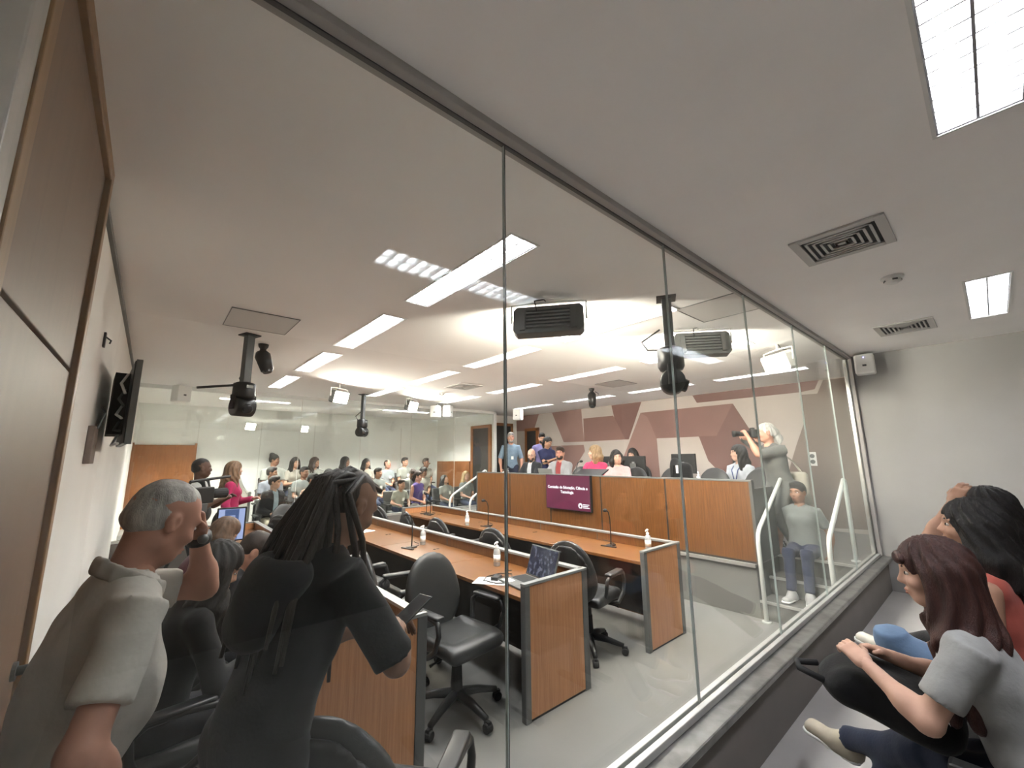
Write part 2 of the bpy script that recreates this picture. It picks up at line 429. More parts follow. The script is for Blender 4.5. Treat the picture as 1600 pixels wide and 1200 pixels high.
for dz in (0.045, -0.045): MB().lathe([(0.034, -0.012), (0.034, -0.006)], (0, 0, dz), 12, 'x').build('outlet', m_metal_d, so)

# ---------------------------------------------------------------- near glass partition
win = sroot('window_1', 'frameless full-height glass partition between gallery and committee room')
xs_p = [XL+0.04, 0.89, 2.05, 3.18, 4.30, 5.42, XG-0.05]
for a, b in zip(xs_p[:-1], xs_p[1:]):
    MB().box(a+0.0015, b-0.004, YG-0.005, YG+0.005, ZS+0.02, ZC-0.03).build('pane', m_glass, win)
for x in xs_p[1:-1]:
    MB().box(x-0.0025, x+0.0015, YG-0.006, YG+0.006, ZS+0.02, ZC-0.03).build('joint', m_joint, win)
    MB().box(x-0.004, x-0.0025, YG-0.006, YG+0.006, ZS+0.02, ZC-0.03).build('joint_highlight', m_joint_hl, win)  # pale strip painting the highlight beside each dark joint
MB().box(XL, XG, YG-0.042, YG+0.035, ZC-0.032, ZC).build('top_rail', m_alu_rail, win, 0.003)
MB().box(XL, XG, YG-0.008, YG+0.008, ZC-0.037, ZC-0.031).build('rail_gasket', m_metal_d, win)
MB().box(XL, XG, YG-0.035, YG-0.008, ZS, ZS+0.03).build('bottom_rail', m_alu, win, 0.003)
MB().box(XL, XG, YG+0.008, YG+0.035, ZS, ZS+0.03).build('bottom_rail', m_alu, win, 0.003)
MB().box(XG-0.055, XG, YG-0.045, YG-0.008, ZS, ZC).build('end_post', m_alu_rail, win, 0.004)
MB().box(XG-0.055, XG, YG+0.008, YG+0.045, ZS, ZC).build('end_post', m_alu, win, 0.004)
MB().box(XL, XL+0.045, YG-0.04, YG+0.04, ZS, ZC).build('end_post', m_alu, win, 0.004)
struct(MB().box(XL, XG, 0.98, 1.10, ZG-0.18, ZS-0.035).build('wall_sill', m_sillwall), 'low brown-grey wall under the glass')
struct(MB().box(XL, XG, 0.935, 1.11, ZS-0.035, ZS).build('trim_3', m_stone, None, 0.008), 'shiny worn grey ledge along the foot of the glass')

# ---------------------------------------------------------------- far glass partition
win2 = sroot('window_2', 'glass partition in front of the far audience')
xp2 = [XL+0.02, 0.95, 2.1, 3.25, 4.4, 5.55, XF-0.03]
for a, b in zip(xp2[:-1], xp2[1:]):
    MB().box(a+0.003, b-0.003, YF-0.005, YF+0.005, 0.55, ZC-0.03).build('pane', m_glass2, win2)
for x in xp2[1:-1]: MB().box(x-0.003, x+0.003, YF-0.006, YF+0.006, 0.55, ZC-0.03).build('joint', m_walldark, win2)
MB().box(XL, XF+0.05, YF-0.04, YF+0.04, ZC-0.06, ZC).build('top_rail', m_offwhite, win2)
MB().box(XL, XF, YF-0.03, YF+0.03, 0.53, 0.57).build('bottom_rail', m_alu, win2)
MB().box(XF-0.03, XF+0.05, YF-0.04, YF+0.04, 0.5, ZC).build('end_post', m_offwhite, win2)
struct(MB().box(XL, XF, YF-0.05, YF+0.05, 0, 0.53).build('wall_sill_far', m_sillwall), 'low wall below the far glass')

# ---------------------------------------------------------------- doors
d1 = sroot('door_1', 'tall brown wooden door with transom panel on the left wall')
X0 = XL
MB().box(X0, X0+0.03, 1.16, 2.225, 0.01, 2.03).build('door_leaf', m_door, d1, 0.003)
MB().box(X0, X0+0.03, 1.16, 2.225, 2.045, 2.84).build('transom_panel', m_door, d1, 0.003)
MB().box(X0, X0+0.05, 2.225, 2.285, 0, 2.90).build('jamb', m_doorframe, d1, 0.004)
MB().box(X0, X0+0.05, 1.10, 1.16, 0, 2.90).build('jamb', m_doorframe, d1, 0.004)
MB().box(X0, X0+0.05, 1.16, 2.225, 2.84, 2.90).build('head_jamb', m_doorframe, d1, 0.004)
MB().tube([(X0+0.03, 2.16, 1.04), (X0+0.085, 2.16, 1.04), (X0+0.095, 2.14, 1.04), (X0+0.095, 2.0, 1.04)], 0.014, 10).build('door_handle', m_metal_d, d1, 0, True)
MB().lathe([(0.028, 0), (0.028, 0.012)], (X0+0.028, 2.16, 1.04), 14, 'x').build('rosette', m_metal_d, d1)
d2 = sroot('door_2', 'orange-brown wooden door in the far left corner')
MB().box(XL+0.03, 0.72, YB-0.05, YB-0.01, 0.06, 2.04).build('door_leaf', m_fdoor, d2, 0.003)
MB().box(XL, XL+0.03, YB-0.06, YB, 0.06, 2.08).build('jamb', m_fdoor, d2); MB().box(0.72, 0.76, YB-0.06, YB, 0.06, 2.08).build('jamb', m_fdoor, d2)
d3 = sroot('door_3', 'dark wooden door in the white wall beyond the far end of the dais')
MB().box(7.22, 7.85, 9.13, 9.165, ZP, 2.60).build('door_leaf', m_dark, d3); 
MB().box(7.14, 7.22, 9.11, 9.17, ZP, 2.66).build('jamb', m_fdoor, d3); MB().box(7.85, 7.93, 9.11, 9.17, ZP, 2.66).build('jamb', m_fdoor, d3); MB().box(7.14, 7.93, 9.11, 9.17, 2.60, 2.68).build('head_jamb', m_fdoor, d3)
d4 = sroot('door_4', 'dark opening with wooden frame in the mural wall behind the dais')
MB().box(XM-0.03, XM-0.005, 8.30, 8.70, ZP, 2.44).build('door_leaf', m_dark, d4)
MB().box(XM-0.06, XM, 8.22, 8.31, ZP, 2.50).build('jamb', m_fdoor, d4); MB().box(XM-0.06, XM, 8.70, 8.76, ZP, 2.50).build('jamb', m_fdoor, d4)
MB().box(XM-0.06, XM, 8.22, 8.76, 2.44, 2.52).build('head_jamb', m_fdoor, d4)
d5 = sroot('door_5', 'dark framed door in the end wall of the far gallery')
MB().box(XF-0.03, XF-0.004, 8.75, 9.45, 0.06, 2.50).build('door_leaf', m_modesty, d5)
MB().box(XF-0.05, XF, 9.45, 9.55, 0.06, 2.58).build('jamb', m_fdoor, d5); MB().box(XF-0.05, XF, 8.65, 8.75, 0.06, 2.58).build('jamb', m_fdoor, d5); MB().box(XF-0.05, XF, 8.75, 9.45, 2.5, 2.58).build('head_jamb', m_fdoor, d5)
struct(MB().box(XF-0.06, XF-0.003, 9.6, 11.3, 0.06, 1.62).build('trim_4', m_fdoor), 'dark wooden dado on the end wall of the far gallery')

# ---------------------------------------------------------------- platform and steps
pf = thing('stage_platform', 'raised grey platform carrying the dais, with steps at both ends', 'platform')
MB().box(5.07, 5.77, 1.86, 7.02, 0, ZP-0.02).build('platform_front', m_plat, pf)
MB().box(5.77, XM-0.03, 1.11, YF-0.06, 0, ZP-0.02).build('platform_body', m_plat, pf)
MB().box(5.05, 5.77, 1.86, 7.02, ZP-0.02, ZP).build('platform_deck', m_floor, pf); MB().box(5.76, XM-0.03, 1.11, YF-0.06, ZP-0.02, ZP).build('platform_deck', m_floor, pf)
MB().box(5.035, 5.055, 1.86, 7.02, ZP-0.03, ZP+0.006).build('edge_trim', m_alu, pf)
MB().box(5.0688, 5.0705, 2.55, 2.556, 0.0, ZP-0.03).build('panel_joint', m_metal, pf)
for (ya, yb) in ((1.11, 1.86), (7.02, YF-0.06)):
    for k, (xa, z) in enumerate(((5.08, 0.18), (5.42, 0.36))):
        MB().box(xa, 5.77, ya, yb, 0.18*k, z-0.004).build('step', m_plat, pf)
        MB().box(xa-0.012, xa+0.022, ya, yb, z-0.018, z+0.004).build('nosing', m_alu, pf)
    MB().box(5.745, 5.78, ya, yb, ZP-0.018, ZP+0.005).build('nosing', m_alu, pf)

def handrail(y, label, grp):
    t = thing('handrail', label, 'handrail', (5.0, y, 0), 0, grp)
    MB().tube([(0.0, 0, 0.0), (0.0, 0, 0.78), (0.02, 0, 0.86), (0.07, 0, 0.92), (0.95, 0, 1.42), (0.98, 0, 1.41), (0.99, 0, 1.36), (0.99, 0, ZP)], 0.022, 10).build('rail', m_rail_white, t, 0, True)
    MB().lathe([(0.045, 0.0), (0.045, 0.012)], (0, 0, 0.0), 12).build('foot_plate', m_rail_white, t)
    MB().lathe([(0.045, ZP), (0.045, ZP+0.012)], (0.99, 0, 0), 12).build('foot_plate', m_rail_white, t)
handrail(1.17, 'white bent steel handrail beside the near glass', 'handrails at the platform steps')
handrail(1.79, 'white bent steel handrail against the near end of the dais', 'handrails at the platform steps')
handrail(7.10, 'white bent handrail against the far end of the dais', 'handrails at the platform steps')
handrail(7.85, 'white bent handrail on the outer side of the far steps', 'handrails at the platform steps')

# ---------------------------------------------------------------- luminaires
def emis(name, col, s):
    m = bpy.data.materials.new(name); m.use_nodes = True; nt = m.node_tree; nt.nodes.clear()
    o = nt.nodes.new('ShaderNodeOutputMaterial'); e = nt.nodes.new('ShaderNodeEmission')
    e.inputs[0].default_value = (*col, 1); e.inputs[1].default_value = s; nt.links.new(e.outputs[0], o.inputs[0]); return m
m_tube = emis('fluorescent_tube', (0.97, 0.975, 0.985), TUBE_POWER); m_tube_g = emis('gallery_tube', (0.92, 0.94, 1.0), GALLERY_POWER); m_tube_f = emis('far_gallery_tube', (1.0, 0.97, 0.9), FAR_POWER)
def luminaire(x0, x1, y0, y1, ax, det, gal, label, grp):
    cx, cy = (x0+x1)/2, (y0+y1)/2; L, W = (y1-y0, x1-x0) if ax == 'y' else (x1-x0, y1-y0)
    t = thing('ceiling_light', label, 'ceiling light', (cx, cy, ZC), 0 if ax == 'x' else PI/2, grp)
    l, w = L/2, W/2; D = 0.085
    h = MB()
    h.box(-l, l, -w, w, D, D+0.01); h.box(-l, l, -w-0.001, -w+0.006, 0, D); h.box(-l, l, w-0.006, w+0.001, 0, D); h.box(-l-0.001, -l+0.006, -w, w, 0, D); h.box(l-0.006, l+0.001, -w, w, 0, D)
    h.build('housing', m_refl, t)
    f = MB(); g = 0.012
    f.box(-l-g, l+g, -w-g, -w, -0.006, 0.002); f.box(-l-g, l+g, w, w+g, -0.006, 0.002); f.box(-l-g, -l, -w, w, -0.006, 0.002); f.box(l, l+g, -w, w, -0.006, 0.002)
    f.build('rim', m_offwhite, t)
    for s in (-1, 1):
        MB().tube([(-l+0.03, s*w*0.5, 0.052), (l-0.03, s*w*0.5, 0.052)], 0.018, 8).build('tube', (m_tube_f if cy > 5 else m_tube_g) if gal else m_tube, t)
    MB().box(-l+0.006, l-0.006, -0.004, 0.004, 0.0, 0.045).build('centre_spine', m_refl, t)
    n = 15; me = None
    if det:
        b0 = MB().box(-0.003, 0.003, -w+0.006, w-0.006, 0.002, 0.034).build('louvre_blade', m_refl, t)
        for k in range(n):
            b = b0 if k == 0 else b0.copy()
            if k: COL.objects.link(b); b.parent = t
            b.location = (-l+L*(k+1)/(n+1), 0, 0)
    else:
        b = MB()
        for k in range(n):
            x = -l+L*(k+1)/(n+1); b.box(x-0.003, x+0.003, -w+0.006, w-0.006, 0.002, 0.034)
        b.build('louvre', m_refl, t)['kind'] = 'stuff'
cols = ['nearest the left wall', 'second from the left wall', 'above the dais front', 'nearest the mural wall']
rws = ['closest to the near glass', 'second from the near glass', 'third from the near glass', 'closest to the far audience glass']
for i, l in enumerate(lights):
    if not l[6]: lab = 'recessed twin-tube light, ceiling row %s, %s' % (cols[i//4], rws[i % 4])
    else: lab = ['large louvred light on the gallery ceiling at the top right corner', 'small-looking louvred light over the gallery near the white end wall', 'louvred light over the left part of the far audience', 'louvred light over the right part of the far audience'][i-16]
    luminaire(*l, lab, 'fluorescent ceiling lights')

# ---------------------------------------------------------------- vents, smoke detectors, access panels
def vent(x0, x1, y0, y1, label, n=5):
    cx, cy = (x0+x1)/2, (y0+y1)/2; w, h = (x1-x0)/2, (y1-y0)/2
    t = thing('air_vent', label, 'air vent', (cx, cy, ZC), 0, 'ceiling air vents')
    f = MB(); g = 0.045
    f.box(-w, w, -h, -h+g, -0.012, 0); f.box(-w, w, h-g, h, -0.012, 0); f.box(-w, -w+g, -h+g, h-g, -0.012, 0); f.box(w-g, w, -h+g, h-g, -0.012, 0)
    f.build('frame', m_vent, t, 0.002)
    MB().box(-w+g, w-g, -h+g, h-g, -0.002, -0.0005).build('dark_throat', m_dark, t)
    for k in range(n):
        a = w-g-0.016-k*0.03; b = h-g-0.016-k*0.03
        if a < 0.02 or b < 0.02: break
        q = MB()
        for (xa, xb, ya, yb) in ((-a, a, -b, -b+0.012), (-a, a, b-0.012, b), (-a, -a+0.012, -b, b), (a-0.012, a, -b, b)): q.box(xa, xb, ya, yb, -0.012, -0.002)
        q.build('slat_ring', m_vent, t)
    a = max(0.03, w-g-0.016-n*0.03); MB().box(-a, a, -a, a, -0.012, -0.002).build('core_plate', m_vent, t)
vent(2.66, 3.08, 0.20, 0.62, 'larger grey square ceiling vent above the gallery, nearer the camera')
vent(5.12, 5.58, 0.20, 0.61, 'grey square gallery ceiling vent nearer the white end wall')
vent(3.68, 4.12, 5.50, 6.0, 'dark square ceiling vent in the middle of the committee room')
def smoke(x, y, label):
    t = thing('smoke_detector', label, 'smoke detector', (x, y, ZC), 0, 'smoke detectors')
    MB().lathe([(0.062, 0.0), (0.062, -0.014), (0.05, -0.02)], (0, 0, 0), 18).build('base', m_white, t, 0, False)
    MB().lathe([(0.045, -0.02), (0.045, -0.036), (0.028, -0.05), (0.008, -0.052)], (0, 0, 0), 18).build('sensor_head', m_white, t)
    for k in range(4): MB().box(-0.014, 0.014, -0.003, 0.003, -0.036, -0.024, PI/2*k+0.4, (0, 0, -0.03)).build('slot', m_metal_d, t).location = (0.043*math.sin(-PI/2*k-0.4), 0.043*math.cos(PI/2*k+0.4), 0)
smoke(3.73, 0.30, 'white smoke detector on the gallery ceiling between two vents')
smoke(3.98, 6.59, 'small smoke detector on the room ceiling near the far glass')
for (x0, x1, y0, y1, lb) in ((0.37, 0.86, 3.8, 4.35, 'flat square access panel in the ceiling above the left cameras'), (3.18, 3.68, 1.10, 1.57, 'flat square access panel beside the near glass rail'), (5.5, 6.0, 3.75, 4.22, 'flat square access panel above the dais')):
    t = thing('ceiling_access_panel', lb, 'access panel', ((x0+x1)/2, (y0+y1)/2, ZC), 0, 'ceiling access panels'); w, h = (x1-x0)/2, (y1-y0)/2
    MB().box(-w, w, -h, h, -0.004, 0).build('hatch', m_hatch, t); q = MB()
    for a in ((-w-.006, w+.006, -h-.006, -h), (-w-.006, w+.006, h, h+.006), (-w-.006, -w, -h, h), (w, w+.006, -h, h)): q.box(*a, -0.006, 0)
    q.build('rim', m_metal, t)
# ---------------------------------------------------------------- desk rows
def desk_row(xf, xb, y0, y1, label, npan, ntop):
    t = thing('desk_row', label, 'desk', (xf, y0, 0), 0, 'long oak desk rows')
    D = xb-xf; L = y1-y0; zt = 0.745; zr = 0.85
    for k in range(ntop):
        a, b = 0.03+(L-0.06)*k/ntop, 0.03+(L-0.06)*(k+1)/ntop
        MB().box(0.0, D-0.05, a+0.0015, b-0.0015, zt-0.028, zt).build('tabletop', m_top, t, 0.003)
    for k in range(npan):
        a, b = 0.05+(L-0.10)*k/npan, 0.05+(L-0.10)*(k+1)/npan
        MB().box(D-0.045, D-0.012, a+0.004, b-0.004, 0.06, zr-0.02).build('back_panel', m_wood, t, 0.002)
        if k: MB().box(D-0.047, D-0.010, a-0.004, a+0.004, 0.06, zr-0.02).build('panel_post', m_metal_d, t)
    MB().box(D-0.06, D, 0.02, L-0.02, zr-0.02, zr).build('top_rail', m_cap, t, 0.003)
    MB().box(D-0.12, D-0.05, 0.06, L-0.06, 0.10, 0.60).build('modesty_panel', m_modesty, t)
    for (ya, yb, s) in ((0.0, 0.045, 0), (L-0.045, L, 1)):
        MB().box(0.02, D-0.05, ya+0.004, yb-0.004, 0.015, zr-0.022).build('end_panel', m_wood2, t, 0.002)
        MB().box(-0.03, 0.02, ya, yb, 0, zr-0.018).build('end_post', m_metal, t, 0.004)
        MB().box(D-0.05, D+0.01, ya, yb, 0, zr-0.018).build('end_post', m_metal, t, 0.004)
        MB().box(-0.03, D+0.01, ya, yb, zr-0.018, zr).build('end_cap', m_cap, t, 0.003)
        MB().box(0.02, D-0.05, ya+0.008, yb-0.008, 0, 0.015).build('plinth', m_dark, t)
    for k in range(1, ntop+1):
        for dx in (0.36, 0.40): MB().lathe([(0.016, zt), (0.016, zt+0.003)], (dx, (L-0.06)*(k-0.45)/ntop, 0), 10).build('cable_grommet', m_black, t)
    return t
desk_row(2.05, 2.67, 2.22, 7.05, 'oak desk row in the middle of the floor carrying the open laptop', 5, 4)
desk_row(3.52, 4.14, 2.22, 7.05, 'oak desk row closest to the dais front', 5, 4)
desk_row(0.64, 1.27, 2.22, 7.05, 'oak desk row behind the two standing men on the left', 5, 4)

# ---------------------------------------------------------------- dais
da = thing('dais_desk', 'long oak-fronted dais desk on the platform with seated panel', 'dais', (5.10, 1.84, ZP))
Ld = 5.16; Hd = 0.88
for k in range(5):
    a, b = Ld*k/5, Ld*(k+1)/5
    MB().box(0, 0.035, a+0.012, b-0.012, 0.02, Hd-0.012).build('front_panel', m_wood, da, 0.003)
    MB().box(0.005, 0.035, b-0.013, b+0.013, 0.02, Hd-0.012).build('panel_joint', m_dark, da) if k < 4 else None
MB().box(0.002, 0.04, 0.0, Ld, 0.0, 0.02).build('plinth', m_dark, da)
MB().box(-0.005, 0.06, -0.012, Ld+0.012, Hd-0.012, Hd+0.008).build('top_cap', m_metal, da, 0.003)
MB().box(0.035, 0.62, 0.03, Ld-0.03, 0.715, 0.745).build('worktop', m_top, da, 0.003)
for ya in (-0.012, Ld-0.02):
    MB().box(-0.004, 0.06, ya, ya+0.032, 0, Hd-0.012).build('end_post', m_metal_d, da)
    MB().box(0.06, 0.66, ya+0.006, ya+0.026, 0.01, Hd-0.09).build('end_panel', m_metal, da)

# ---------------------------------------------------------------- wall screen on the dais front
def text_mesh(s, size, name, m, parent, loc, rot, bold=0.0, align='CENTER'):
    c = bpy.data.curves.new(name, 'FONT'); c.body = s; c.size = size; c.align_x = align; c.extrude = 0.0004; c.offset = bold; c.resolution_u = 3
    tmp = bpy.data.objects.new('tmp', c); COL.objects.link(tmp); bpy.context.view_layer.update()
    me = bpy.data.meshes.new_from_object(tmp.evaluated_get(bpy.context.evaluated_depsgraph_get())); me.name = name
    bpy.data.objects.remove(tmp); me.materials.clear(); me.materials.append(m)
    o = bpy.data.objects.new(name, me); COL.objects.link(o); o.parent = parent; o.location = loc; o.rotation_euler = rot
    return o
def screen_mat():
    m = bpy.data.materials.new('magenta_slide'); m.use_nodes = True; nt = m.node_tree; b = nt.nodes['Principled BSDF']
    tc = nt.nodes.new('ShaderNodeTexCoord'); v = nt.nodes.new('ShaderNodeTexVoronoi'); v.inputs['Scale'].default_value = 3.2
    n = nt.nodes.new('ShaderNodeTexNoise'); n.inputs['Scale'].default_value = 2.2; r = nt.nodes.new('ShaderNodeValToRGB')
    r.color_ramp.elements[0].position = 0.2; r.color_ramp.elements[1].position = 0.75
    r.color_ramp.elements[0].color = (0.010, 0.001, 0.0045, 1); r.color_ramp.elements[1].color = (0.040, 0.0035, 0.0135, 1)
    mx = nt.nodes.new('ShaderNodeMath'); mx.operation = 'ADD'; ml = nt.nodes.new('ShaderNodeMath'); ml.operation = 'MULTIPLY'; ml.inputs[1].default_value = 0.35
    nt.links.new(tc.outputs['Object'], v.inputs['Vector']); nt.links.new(tc.outputs['Object'], n.inputs['Vector'])
    nt.links.new(v.outputs['Distance'], ml.inputs[0]); nt.links.new(n.outputs['Fac'], mx.inputs[0]); nt.links.new(ml.outputs[0], mx.inputs[1])
    nt.links.new(mx.outputs[0], r.inputs['Fac']); nt.links.new(r.outputs['Color'], b.inputs['Emission Color'])
    b.inputs['Base Color'].default_value = (0.02, 0.01, 0.015, 1); b.inputs['Emission Strength'].default_value = 1.0; b.inputs['Roughness'].default_value = 0.45; b.inputs['Specular IOR Level'].default_value = 0.2
    return m
m_slide = screen_mat(); m_text = emis('slide_text_white', (1, 0.97, 1), 0.30)
tv = thing('slide_screen', 'flat screen on the dais front showing a magenta title slide', 'screen', (5.045, 4.505, 1.155))
MB().box(-0.012, 0.035, -0.465, 0.465, -0.27, 0.27).build('bezel', m_black, tv, 0.004)
MB().box(-0.015, -0.010, -0.452, 0.452, -0.257, 0.257).build('display', m_slide, tv)
rot_t = (PI/2, 0, -PI/2)
text_mesh('Comissão de Educação, Ciência e', 0.061, 'slide_title', m_text, tv, (-0.0165, 0, 0.055), rot_t, 0.0022)
text_mesh('Tecnologia', 0.061, 'slide_title', m_text, tv, (-0.0165, 0, -0.015), rot_t, 0.0022)
lg = MB()   # arch-shaped emblem: white ring with a dark door shape, flat at the foot
pts_o = [(0.042*math.cos(a), 0.042*math.sin(a)) for a in [math.radians(-40+260*i/18) for i in range(19)]]
pts_i = [(0.017*math.cos(a), 0.019*math.sin(a)-0.006) for a in [math.radians(-40+260*i/18) for i in range(19)]]
for i in range(18):
    lg.prism([pts_o[i], pts_o[i+1], pts_i[i+1], pts_i[i]], 0, 0.0006)
lg.prism([(pts_o[18][0], -0.036), (pts_o[0][0], -0.036), (pts_i[0][0], -0.020), (pts_i[18][0], -0.020)], 0, 0.0006)
q = lg.build('slide_emblem', m_text, tv); q.location = (-0.0165, -0.265, -0.185); q.rotation_euler = rot_t
for k in range(3):
    q = MB().box(0, (0.12, 0.10, 0.125)[k], -0.006, 0.006, 0, 0.0006).build('slide_small_print', m_text, tv); q.location = (-0.0165, -0.315, -0.163-0.023*k); q.rotation_euler = rot_t

# ---------------------------------------------------------------- office chair
def make_office_chair():
    t = thing('office_chair', 'x', 'chair')
    s = SDF()      # seat pan: rounded cushion with waterfall front
    s.box((0.0, 0, 0.47), (0.24, 0.235, 0.035), 0.034, k=0.0); s.cone((0.20, -0.17, 0.455), (0.20, 0.17, 0.455), 0.045, 0.045, 0.05)
    s.cone((-0.18, -0.20, 0.485), (0.15, -0.21, 0.48), 0.03, 0.03, 0.04); s.cone((-0.18, 0.20, 0.485), (0.15, 0.21, 0.48), 0.03, 0.03, 0.04)
    sdf_obj('seat', s, 0.016, m_leather, t)
    V, F = [], []
    s = SDF()      # tall rounded back
    R = Matrix.Rotation(math.radians(-12), 3, 'Y')
    def bp(x, y, z): v = R @ Vector((x, y, z)); return (v.x-0.245, v.y, v.z+0.50)
    s.ell(bp(0, 0, 0.235), (0.045, 0.235, 0.265), R, k=0); s.ell(bp(0, 0, 0.15), (0.05, 0.225, 0.19), R, k=0.06); s.ell(bp(0.13, 0, 0.235), (0.10, 0.31, 0.33), R, k=0.03, op='s')
    s.ell(bp(0.012, 0, 0.235), (0.028, 0.215, 0.24), R, k=0.02)
    sdf_obj('backrest', s, 0.016, m_leather, t)
    s = SDF(); s.ell(bp(-0.035, 0, 0.23), (0.022, 0.212, 0.24), R, k=0); sdf_obj('back_shell', s, 0.016, m_black, t)
    MB().tube([(-0.05, 0, 0.42), (-0.22, 0, 0.43), (-0.285, 0, 0.50), (-0.315, 0, 0.66)], 0.022, 8).build('back_bracket', m_black, t, 0, True)
    for sd in (-1, 1):
        y = sd*0.265
        a = MB().tube([(0.02, sd*0.2, 0.43), (0.04, y+sd*0.015, 0.44), (0.13, y+sd*0.025, 0.50), (0.17, y+sd*0.025, 0.60), (0.15, y+sd*0.02, 0.665), (0.05, y+sd*0.015, 0.68), (-0.08, y, 0.675), (-0.13, y-sd*0.005, 0.64), (-0.12, y-sd*0.02, 0.55), (-0.07, sd*0.2, 0.44)], 0.017, 8).build('armrest', m_black, t, 0, True)
        MB().box(-0.11, 0.15, y-0.03, y+0.04, 0.675, 0.70).build('arm_pad', m_black, a, 0.012, True)
    MB().tube([(0, 0, 0.43), (0, 0, 0.38), (0, 0, 0.379), (0, 0, 0.24)], [0.09, 0.09, 0.03, 0.03], 14).build('gas_column', m_black, t)
    MB().tube([(0, 0, 0.30), (0, 0, 0.13), (0, 0, 0.09)], [0.035, 0.042, 0.03], 12).build('column_cover', m_black2, t)
    MB().tube([(0.05, -0.09, 0.41), (0.06, -0.24, 0.40), (0.06, -0.27, 0.395)], [0.007, 0.007, 0.011], 6).build('lever', m_black, t)
    b0 = MB().tube([(0.02, 0, 0.125), (0.16, 0, 0.11), (0.30, 0, 0.075)], [0.034, 0.027, 0.019], 8).build('base_leg', m_black, t, 0, True)
    cs = MB(); cs.lathe([(0.026, -0.024), (0.03, -0.018), (0.03, -0.004), (0.03, 0.004), (0.03, 0.018), (0.026, 0.024)], (0.31, 0, 0.03), 12, 'y'); cs.box(0.285, 0.33, -0.012, 0.012, 0.04, 0.068)
    c0 = cs.build('caster', m_black2, b0)
    for k in range(1, 5):
        b = b0.copy(); COL.objects.link(b); b.parent = t; b.rotation_euler = (0, 0, 2*PI*k/5)
        c = c0.copy(); COL.objects.link(c); c.parent = b
    return t
ch0 = make_office_chair(); _used = [False]
def chair(x, y, heading, label, z=0, grp='black office chairs', sc=1.0):
    t = ch0 if not _used[0] else copy_tree(ch0); _used[0] = True
    t.location = (x, y, z); t.rotation_euler = (0, 0, math.radians(heading)); t['label'] = label; t['group'] = grp
    return t
chair(1.76, 2.64, -84, 'black office chair turned sideways in front of the laptop desk, nearest')
chair(1.72, 3.38, -10, 'black office chair just behind the nearest empty one')
chair(1.70, 4.35, 5, 'black office chair at the middle desk row beside the dreadlocked man')
chair(1.62, 5.35, 0, 'black office chair further along the middle desk row')
chair(1.68, 6.5, 30, 'black office chair at the far end of the middle desk row')
chair(3.16, 2.62, 12, 'black office chair at the near end of the front desk row')
chair(3.12, 3.60, 8, 'black office chair at the front row behind the glass joint')
chair(3.10, 4.66, 5, 'black office chair third along the front desk row')
chair(3.10, 5.42, -5, 'black office chair fourth along the front desk row')
chair(3.10, 6.45, 10, 'black office chair at the far end of the front desk row')
chair(0.15, 2.62, 8, 'black office chair hidden behind the man in the grey polo shirt')
chair(0.72, 1.56, 40, 'black office chair at the bottom edge below the dreadlocked man')
chair(0.20, 4.3, 10, 'black office chair under the bowed person with brown hair')
chair(0.24, 3.35, 5, 'black office chair under the person leaning over the desk')
chair(1.15, 7.62, -60, 'black office chair in the far left corner by the monitor')
chair(1.86, 7.5, -75, 'black office chair before the front audience row')
for y, lb in ((6.05, 'under the bald man'), (5.27, 'under the bearded man in grey'), (4.70, 'under the woman in bright pink'), (4.06, 'under the woman in pale pink')):
    chair(5.98, y, 180, 'office chair on the dais '+lb, ZP, 'dais chairs')
for y, lb in ((3.42, 'empty office chair on the dais in front of the right monitor'), (2.78, 'empty office chair on the dais beside the woman with lanyard'), (2.14, 'empty office chair at the near end of the dais')):
    chair(6.05, y, 180, lb, ZP, 'dais chairs')
chair(6.75, 2.5, 160, 'office chair under the woman with a lanyard on the dais', ZP, 'dais chairs')

# ---------------------------------------------------------------- audience and gallery seats
def make_seat():
    t = thing('audience_chair', 'empty dark chair', 'chair')
    s = SDF(); s.box((0, 0, 0.43), (0.23, 0.225, 0.04), 0.036, k=0); sdf_obj('seat', s, 0.02, m_leather_g, t)
    s = SDF(); R = Matrix.Rotation(math.radians(-12), 3, 'Y'); s.box((-0.25, 0, 0.67), (0.035, 0.22, 0.24), 0.034, R, k=0); sdf_obj('backrest', s, 0.02, m_leather_g, t)
    for sd in (-1, 1):
        MB().box(-0.20, 0.20, sd*0.255-0.03, sd*0.255+0.03, 0.60, 0.635).build('armrest', m_black, t, 0.01)
        MB().box(-0.03, 0.03, sd*0.255-0.015, sd*0.255+0.015, 0.0, 0.60).build('arm_support', m_black, t, 0.004)
        MB().box(-0.16, 0.16, sd*0.255-0.025, sd*0.255+0.025, 0.0, 0.025).build('foot', m_black, t, 0.004)
    MB().box(-0.15, 0.15, -0.25, 0.25, 0.36, 0.39).build('under_frame', m_black, t)
    return t
seat0 = make_seat(); _us = [False]
def gseat(x, y, heading, label, z, grp):
    t = seat0 if not _us[0] else copy_tree(seat0); _us[0] = True
    t.location = (x, y, z); t.rotation_euler = (0, 0, math.radians(heading)); t['label'] = label; t['group'] = grp
    return t

